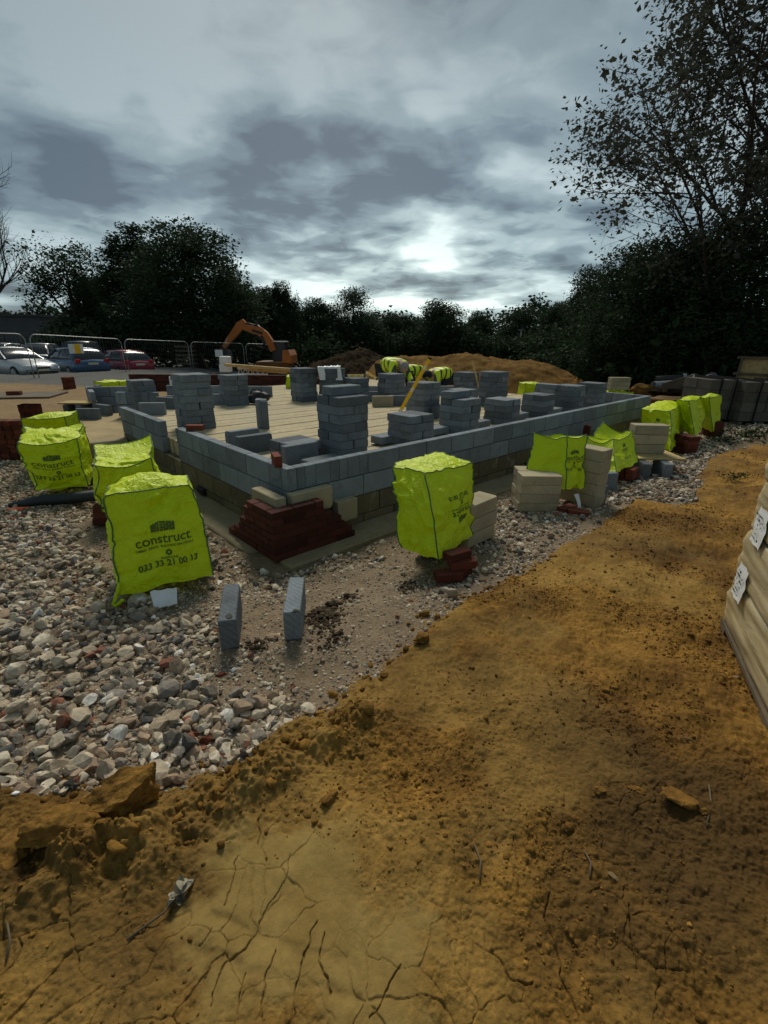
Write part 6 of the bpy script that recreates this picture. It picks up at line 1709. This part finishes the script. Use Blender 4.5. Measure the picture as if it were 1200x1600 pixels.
PR = [proto_tree([(0, 0, 5.2, 3.3, 3.0, 3.4), (-1.6, 0.4, 3.6, 2.0, 2.0, 2.0), (1.9, -0.3, 3.9, 2.0, 2.0, 2.2), (0.3, 0.2, 7.8, 2.0, 2.0, 1.7), (0, -1.2, 2.4, 2.6, 1.8, 1.6)], 38000, 0.16, 1, 'leaf', 0.34, gap=0.14),
      proto_tree([(0, 0, 4.6, 2.0, 2.0, 3.0), (-0.7, 0, 7.4, 0.9, 0.9, 1.9), (0.9, 0.3, 7.0, 1.0, 1.0, 1.8), (0.1, 0, 8.5, 0.7, 0.7, 1.6), (-1.7, 0.3, 5.9, 0.8, 0.8, 1.5), (1.9, 0, 5.4, 1.0, 1.0, 1.5), (0, -0.8, 2.4, 2.2, 1.6, 1.6)], 30000, 0.16, 2, 'leaf', 0.24, gap=0.14),
      proto_tree([(0, 0, 4.6, 2.6, 2.6, 2.8), (-1.7, 0, 6.0, 1.4, 1.4, 1.4), (1.5, 0.2, 6.4, 1.5, 1.5, 1.5), (0.1, 0.2, 7.4, 1.4, 1.4, 1.2), (-2.4, 0.2, 3.6, 1.3, 1.3, 1.3), (2.6, 0, 3.7, 1.4, 1.4, 1.4), (0, -0.9, 2.2, 2.4, 1.6, 1.5)], 34000, 0.165, 3, 'leaf', 0.30, gap=0.14),
      proto_tree([(0, 0, 5.6, 2.3, 2.3, 2.7), (-1.2, 0, 4.2, 1.6, 1.6, 1.5), (1.3, 0.2, 4.4, 1.6, 1.6, 1.6), (0, 0, 7.6, 1.2, 1.2, 1.0)], 14000, 0.16, 4, 'leaf_pale', 0.45, gap=0.42),
      proto_tree([(0, 0, 6.4, 2.2, 2.2, 1.9), (-1.6, 0, 5.2, 1.3, 1.3, 1.2), (1.5, 0, 5.0, 1.3, 1.3, 1.2), (0.4, 0, 3.4, 1.0, 1.0, 1.3), (-0.8, 0, 2.6, 0.9, 0.9, 0.9)], 9000, 0.17, 5, 'leaf', 0.42, gap=0.5)]
PH = [9.3, 10.2, 8.8, 8.7, 8.4]        # heights of the five shapes
PW = [7.6, 5.2, 7.4, 5.4, 5.4]


def tree(k, px, top_py, base_z, Y, width_px, rz, label, name='broadleaf_tree', group=None):
    q = PY(px, top_py, Y); h = q[2] - base_z; w = width_px * Y / F_PX; sz = h / PH[k]; sx = w / PW[k]
    t = empty(name, (q[0], q[1], base_z), rz, label, 'tree', group); t.scale = (sx, sx, sz)
    obj('crown', PR[k][0], None, t); obj('trunk', PR[k][1], None, t); return t


G_ = 'trees along the back of the site'
tree(4, 92, 372, -0.5, 43, 118, 0.3, 'thin airy tree with sky showing through, left of the big dark trees', group=G_)
tree(2, 135, 425, -0.5, 46, 110, 1.9, 'low bushy tree between the airy tree and the upswept tree', group=G_)
tree(1, 196, 338, -0.6, 41, 125, 0.0, 'tall dark tree with upswept pointed branches on the left', group=G_)
tree(0, 285, 346, -0.6, 37, 205, 0.8, 'biggest rounded dark tree left of centre', group=G_)
tree(2, 362, 416, -0.9, 45, 90, 2.6, 'dark tree against the right flank of the biggest rounded tree', group=G_)
tree(1, 408, 442, -1.0, 47, 70, 1.1, 'narrow dark tree directly above the digger', group=G_)
tree(2, 436, 436, -1.0, 50, 80, 4.0, 'broad topped dark tree just right of the digger arm', group=G_)
tree(2, 492, 462, -1.2, 55, 90, 0.4, 'low dark tree left of the grey green rounded tree', group=G_)
tree(3, 552, 448, -1.4, 58, 78, 0.2, 'grey green rounded tree standing above the middle of the treeline', group=G_)
tree(2, 606, 486, -1.4, 64, 80, 5.0, 'low dark tree right of the grey green rounded tree', group=G_)
tree(0, 638, 492, -1.4, 66, 70, 3.0, 'lowest dark tree in the dip of the treeline', group=G_)
tree(0, 692, 470, -1.4, 58, 104, 2.0, 'dome shaped dark tree above the long soil heap', group=G_)
tree(2, 750, 484, -1.4, 62, 72, 1.0, 'dark tree between the dome shaped tree and the lamp post', group=G_)
tree(0, 815, 480, -1.4, 56, 90, 5.5, 'rounded dark tree behind the lamp post', group=G_)
tree(2, 880, 468, -1.2, 40, 80, 3.3, 'dark tree at the left foot of the right hand wood', group=G_)
tree(0, 935, 418, -1.0, 34, 115, 1.4, 'dark tree second from the left in the right hand wood', group=G_)
tree(0, 1000, 378, -0.8, 23, 160, 4.1, 'dark tree behind the lower boughs of the windblown tree', group=G_)
tree(2, 1080, 345, -0.6, 20.5, 190, 0.2, 'dense dark tree before the trunk of the windblown tree', group=G_)
tree(0, 1190, 330, -0.6, 18.5, 240, 2.2, 'dense dark tree at the right edge above the hoarding', group=G_)


def undergrowth(pts, n, size, seed, name, label):
    r = np.random.default_rng(seed); P3 = []
    for (a, b, h) in pts:
        a, b = np.array(a), np.array(b); k = int(n * np.linalg.norm(b - a)); s = r.random(k); c = a + (b - a) * s[:, None]
        z = h * r.random(k) ** 0.8 * (0.75 + 0.3 * vnoise(np.column_stack([c * 0.35]), seed)); P3.append(np.column_stack([c + r.normal(size=(k, 2)) * 0.9, z - 1.4]))
    c = np.vstack(P3); c = (c[:, None] + r.normal(size=(len(c), 12, 3)) * 0.40).reshape(-1, 3); v, q = leaves(c, size, r)
    tag(obj(name, np_mesh(name, v, q), M['leaf']), label, 'undergrowth', kind='stuff')


w2 = lambda px, Y: PY(px, 540, Y)[:2]
undergrowth([(w2(60, 41), w2(200, 38), 4.6), (w2(200, 39), w2(380, 41), 5.0), (w2(380, 44), w2(520, 52), 5.2), (w2(520, 56), w2(700, 58), 5.4), (w2(700, 56), w2(850, 50), 5.4), (w2(850, 40), w2(960, 27), 4.8),
             (w2(960, 26), w2(1060, 20), 4.4), (w2(1060, 20), w2(1250, 16.5), 4.0)], 46, 0.34, 5, 'undergrowth', 'dark undergrowth closing the gaps under the trees at the back')
# dark ground and hedge behind everything
undergrowth([(w2(-60, 60), w2(300, 70), 7), (w2(300, 72), w2(700, 80), 8), (w2(700, 76), w2(900, 66), 9), (w2(900, 52), w2(1300, 32), 7.5)], 30, 0.5, 6, 'wood', 'far dark wood behind the trees')


def branchy(seed, base, height, lean, spread, levels=4, leaf_n=5, leaf=0.16, r0=0.16, first=0.22, mat='leaf_bronze', bare=False, wind=(-0.9, -0.1, 0.0), sparse=1.0, KB=(13, 8, 6, 4), bias=0.0, tl=0.62, bl=1.0, tp=0.25):
    r = random.Random(seed); mb = MB(); tips = []
    def grow(p, d, L, rad_, lev):
        n = 4 if lev < 2 else 3; pts = [p]; q = p.copy(); dd = d.copy()
        for i in range(n):
            dd = (dd + Vector((r.gauss(0, 0.10), r.gauss(0, 0.10), r.gauss(0.03, 0.06)))).normalized(); q = q + dd * (L / n); pts.append(q.copy())
        mb.tube(pts, [rad_ * (1 - 0.55 * i / n) for i in range(n + 1)], 7 if lev < 2 else 4, False)
        if lev >= 2: tips.extend((pts[i], (pts[i] - pts[i - 1]).normalized()) for i in range(1, n + 1))
        if lev >= levels: return
        k = KB[lev]
        for i in range(k):
            f = first + (1 - first) * (i + r.random()) / k if lev == 0 else 0.25 + 0.75 * (i + r.random()) / k
            j = min(int(f * n), n - 1); s = pts[j].lerp(pts[j + 1], f * n - j); ax = (pts[j + 1] - pts[j]).normalized()
            az = r.uniform(0, 2 * math.pi); o_ = ax.orthogonal().normalized(); o_ = Matrix.Rotation(az, 3, ax) @ o_
            nd = (ax * math.cos(spread) + o_ * math.sin(spread) + Vector((wind[0] * (0.10 + (bias * (1 - f) if lev == 0 else 0)), 0, 0.10))).normalized()
            grow(s, nd, L * r.uniform(0.46, 0.66) * ((1.1 - tp * f) * bl if lev == 0 else 1.1 - 0.25 * f), rad_ * 0.43, lev + 1)
    grow(Vector((0, 0, 0)), Vector(lean).normalized(), height * tl, r0, 0)
    trunk = mb.mesh('trunk', True, False); trunk.materials.append(M['bark'])
    cm = None
    if not bare:
        rg = np.random.default_rng(seed); T = np.array([t_[0] for t_ in tips]); keep = rg.random(len(T)) < sparse; T = T[keep]
        c = (T[:, None] + rg.normal(size=(len(T), leaf_n, 3)) * np.array([0.20, 0.16, 0.13]) + np.array([-0.08, 0, -0.05])).reshape(-1, 3)
        v, q = leaves(c, leaf, rg, 0.25, lean=wind); cm = np_mesh('crown', v, q); cm.materials.append(M[mat])
    return trunk, cm


def add_branchy(label, pos, tr, name='broadleaf_tree', sc=1.0, rz=0.0):
    t = empty(name, pos, rz, label, 'tree'); t.scale = (sc,) * 3; obj('trunk', tr[0], None, t)
    if tr[1]: obj('crown', tr[1], None, t)
    return t


q = PY(1082, 590, 19.0)
add_branchy('tall windblown tree with thin leaves and open branches at the upper right', (q[0], q[1], -0.5), branchy(7, None, 16.5, (0.10, 0.0, 1), 0.82, 4, 2, 0.16, 0.13, 0.14, KB=(22, 9, 4, 3), bias=0.55, tl=0.86, bl=0.70, tp=0.62), sc=1.03)
q = PY(1225, 590, 21.0)
add_branchy('second windblown tree cut by the right edge of the photo', (q[0], q[1], -0.5), branchy(9, None, 16.0, (0.03, 0.0, 1), 0.70, 4, 2, 0.16, 0.15, 0.20, KB=(15, 7, 4, 3), tl=0.86, bl=0.62, tp=0.55), sc=1.0)
q = PY(6, 560, 30)
add_branchy('bare grey tree at the far left edge', (q[0], q[1], -0.5), branchy(12, None, 15.5, (0.0, 0.0, 1), 0.6, 4, bare=True, r0=0.24, wind=(0, 0, 0)), sc=0.9)

# ------------------------------------------------------------------ far setting and clutter
A, B = PY(-120, 540, 50), PY(72, 540, 50); t = empty('flat_roofed_building', ((A[0] + B[0]) / 2, 53, -0.6), 0.0, 'low dark flat roofed building behind the cars at the left', 'building')
Lb = B[0] - A[0]; ht = PY(30, 494, 50)[2] + 0.6
mb = MB(); mb.box((0, 0, ht / 2), (Lb, 6, ht)); mb.build('wall', M['plaster'], t); mb = MB(); mb.box((0, 0, ht + 0.08), (Lb + 0.4, 6.4, 0.22)); mb.build('roof', M['dark_metal'], t)
for k in range(4): mb = MB(); mb.box((-Lb / 2 + Lb * (k + 0.5) / 4, -3.02, ht * 0.55), (1.4, 0.06, 1.0)); mb.build('window', M['glass'], t)
A = PY(809, 560, 52); B = PY(815, 516, 52); mb = MB(); mb.tube([(0, 0, 0), (B[0] - A[0], 0, B[2] + 1.4)], [0.07, 0.045], 8); t = empty('lamp_post', (A[0], A[1], -1.4), 0, 'thin grey lamp post standing before the treeline', 'lamp post')
mb.build('pole', M['steel'], t, True); mb = MB(); mb.box((B[0] - A[0] - 0.15, 0, B[2] + 1.42), (0.5, 0.16, 0.09), bev=0.02); mb.build('lamp_head', M['steel'], t)


def hoarding():
    a, b = PY(1142, 600, 14.0), PY(1330, 600, 12.0); d = b - a; L = math.hypot(d[0], d[1]); yaw = math.atan2(d[1], d[0]); zt = PY(1156, 557, 14.0)[2]
    t = empty('board_hoarding', (a[0], a[1], -0.3), yaw, 'buff board hoarding leaning behind the block packs at the right edge', 'hoarding'); H = zt + 0.3
    n = 3; mb = MB()
    for k in range(n): mb.prism([(L * k / n + 0.01 + (0.10 if k == 0 else 0.0), H), (L * k / n + 0.01, 0), (L * (k + 1) / n - 0.01, 0), (L * (k + 1) / n - 0.01, H)], 0, 0.02)
    mb.build('board', M['ply'], t); mb = MB()
    for z in (0.35 * H, 0.72 * H, 0.985 * H): mb.box((L / 2, -0.035, z), (L, 0.05, 0.07))
    for k in range(n + 1): mb.bar((L * k / n + (0.08 if k == 0 else 0), -0.075, 0), (L * k / n + (0.14 if k == 0 else 0), -0.075, H), 0.05)
    mb.build('batten', M['old_timber'], t)


hoarding()


def block_pack(label, px0, px1, Y, yaw, h=0.95, seed=0):
    a, b = PY(px0, 660, Y), PY(px1, 660, Y); L = b[0] - a[0]; t = empty('block_pack', (a[0], a[1], -0.02), yaw, label, 'block pack', 'wrapped packs of blocks at the right')
    mb = MB(); n = max(3, int(L / 0.23)); r = random.Random(seed)
    for i in range(n):
        for k in range(4):
            for j in range(2): mb.box((L * (i + 0.5) / n + r.gauss(0, 0.004), 0.24 + 0.45 * j + r.gauss(0, 0.006), 0.10 + (h - 0.1) * (k + 0.5) / 4), (L / n - 0.008, 0.44, (h - 0.1) / 4 - 0.006), bev=0.005)
    mb.build('blocks', M['pack_block'], t); mb = MB()
    for x in (0.06, L / 2, L - 0.06): mb.box((x, 0.45, 0.045), (0.10, 0.9, 0.09))
    mb.build('pallet', M['old_timber'], t); mb = MB()
    for x in (0.3 * L, 0.72 * L): mb.box((x, 0.45, h / 2 + 0.05), (0.018, 0.94, h + 0.0)); 
    mb.build('strap', M['black'], t)


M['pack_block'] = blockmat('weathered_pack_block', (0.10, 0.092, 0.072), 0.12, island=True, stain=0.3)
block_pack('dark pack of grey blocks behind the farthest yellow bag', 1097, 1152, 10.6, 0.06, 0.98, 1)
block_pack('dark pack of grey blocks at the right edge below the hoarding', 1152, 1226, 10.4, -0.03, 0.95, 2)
# drainage pipes and broken stuff heaped beyond the far corner
for k, (px, py, Y, L, rr, yaw, tilt, lb) in enumerate(((1062, 600, 15.0, 1.9, 0.13, 0.2, 0.05, 'long grey drain pipe in the heap beyond the far bags'), (1088, 596, 15.6, 0.8, 0.20, 1.2, 0.0, 'short wide grey pipe piece with its open end showing'),
                                                       (1105, 596, 15.2, 0.9, 0.16, 0.8, 0.2, 'tilted grey pipe piece at the right of the heap'), (1048, 592, 16.0, 0.9, 0.12, -0.3, 0.1, 'dark short pipe at the left of the heap'))):
    q = PY(px, py, Y); t = empty('drain_pipe', q, yaw, lb, 'pipe'); mb = MB(); n = 18; rings = []
    for x, r_ in ((-L / 2, rr), (L / 2, rr), (L / 2, rr * 0.86), (-L / 2, rr * 0.86)): rings.append([(x * math.cos(tilt), r_ * math.cos(2 * math.pi * i / n), r_ * math.sin(2 * math.pi * i / n) + x * math.sin(tilt)) for i in range(n)])
    mb.loft(rings + [rings[0]], False); mb.build('barrel', M['pipe_grey'] if k < 3 else M['dark_metal'], t, True)
    mb = MB(); mb.tube([(L / 2 * math.cos(tilt) - 0.12, 0, L / 2 * math.sin(tilt)), (L / 2 * math.cos(tilt) - 0.02, 0, L / 2 * math.sin(tilt))], rr * 1.12, 18, False); mb.build('collar', M['pipe_grey'], t, True)
q = PY(1117, 602, 14.8); mb = MB(); mb.tube([(0.15 * math.cos(a), 0.02 * math.cos(a), 0.09 * math.sin(a)) for a in np.linspace(0.1, 2.9, 12)], 0.022, 8); tag(mb.build('hose_loop', M['white'], None, True, q), 'bright white hoop of pipe on the heap', 'pipe')
for k, (px, py, Y, s, sd, mt, lb) in enumerate(((1012, 606, 15.0, (0.55, 0.5, 0.34), 81, 'dirt', 'brown lump of spoil past the far corner of the wall'), (1060, 610, 14.5, (0.9, 0.6, 0.30), 82, 'dirt_dark', 'dark mound of soil below the drain pipes'), (1088, 612, 13.5, (0.6, 0.5, 0.30), 83, 'dirt_dark', 'dark soil lump behind the farthest bags'))):
    q = PY(px, py + 6, Y); v, f_ = stone_proto(4, sd, 4, 0.2); tag(obj('soil_lump', np_mesh('soil_lump', v * np.array(s), f_, True), M[mt], None, (q[0], q[1], q[2] + 0.05)), lb, 'soil')
q = PY(1035, 608, 14.2); mb = MB(); mb.bar((0, 0, 0), (0.9, 0.1, 0.25), 0.03, 0.35); tag(mb.build('broken_board', M['old_timber'], None, False, q), 'dark broken board lying across the heap of pipes', 'board')
q = P(1040, 622, 0.3)
for k in range(3):
    for j in range(3): q = PY(1025 + 9 * j, 622, 12.6); place('brick', (q[0], q[1], 0.12 + 0.067 * k), 0.1, f"red brick, {ORD[j]} from left in the {ORD[k]} layer past the end wall", 'red bricks past the end wall').scale = (1, 1.5, 1)


def weed(px, py, label, n, size, sd, s=0.10):
    r = np.random.default_rng(sd); q = P(px, py, 0.05); q[2] = gz(q[0], q[1]); c = r.normal(size=(n, 3)) * np.array([s * 1.9, s, s * 0.5]) + np.array([0, 0, s * 0.7]); c[:, 2] = np.abs(c[:, 2])
    v, f_ = leaves(c, size, r, -0.5); t = empty('weed', q, 0, label, 'weed'); obj('foliage', np_mesh('foliage', v, f_), M['weed'], t)
    mb = MB()
    for k in range(8): a = r.uniform(0, 6.28); mb.tube([(0, 0, 0), (s * 1.2 * math.cos(a), s * math.sin(a), s * 1.2)], 0.003, 4)
    mb.build('stem', M['weed'], t)


weed(1172, 684, 'patch of green weeds at the foot of the block packs', 420, 0.05, 1, 0.15)
weed(1150, 752, 'small green weed on the clay beside the wheel ruts', 130, 0.03, 2, 0.06)
weed(1130, 690, 'low green tuft at the end of the stony strip', 160, 0.04, 3, 0.08)
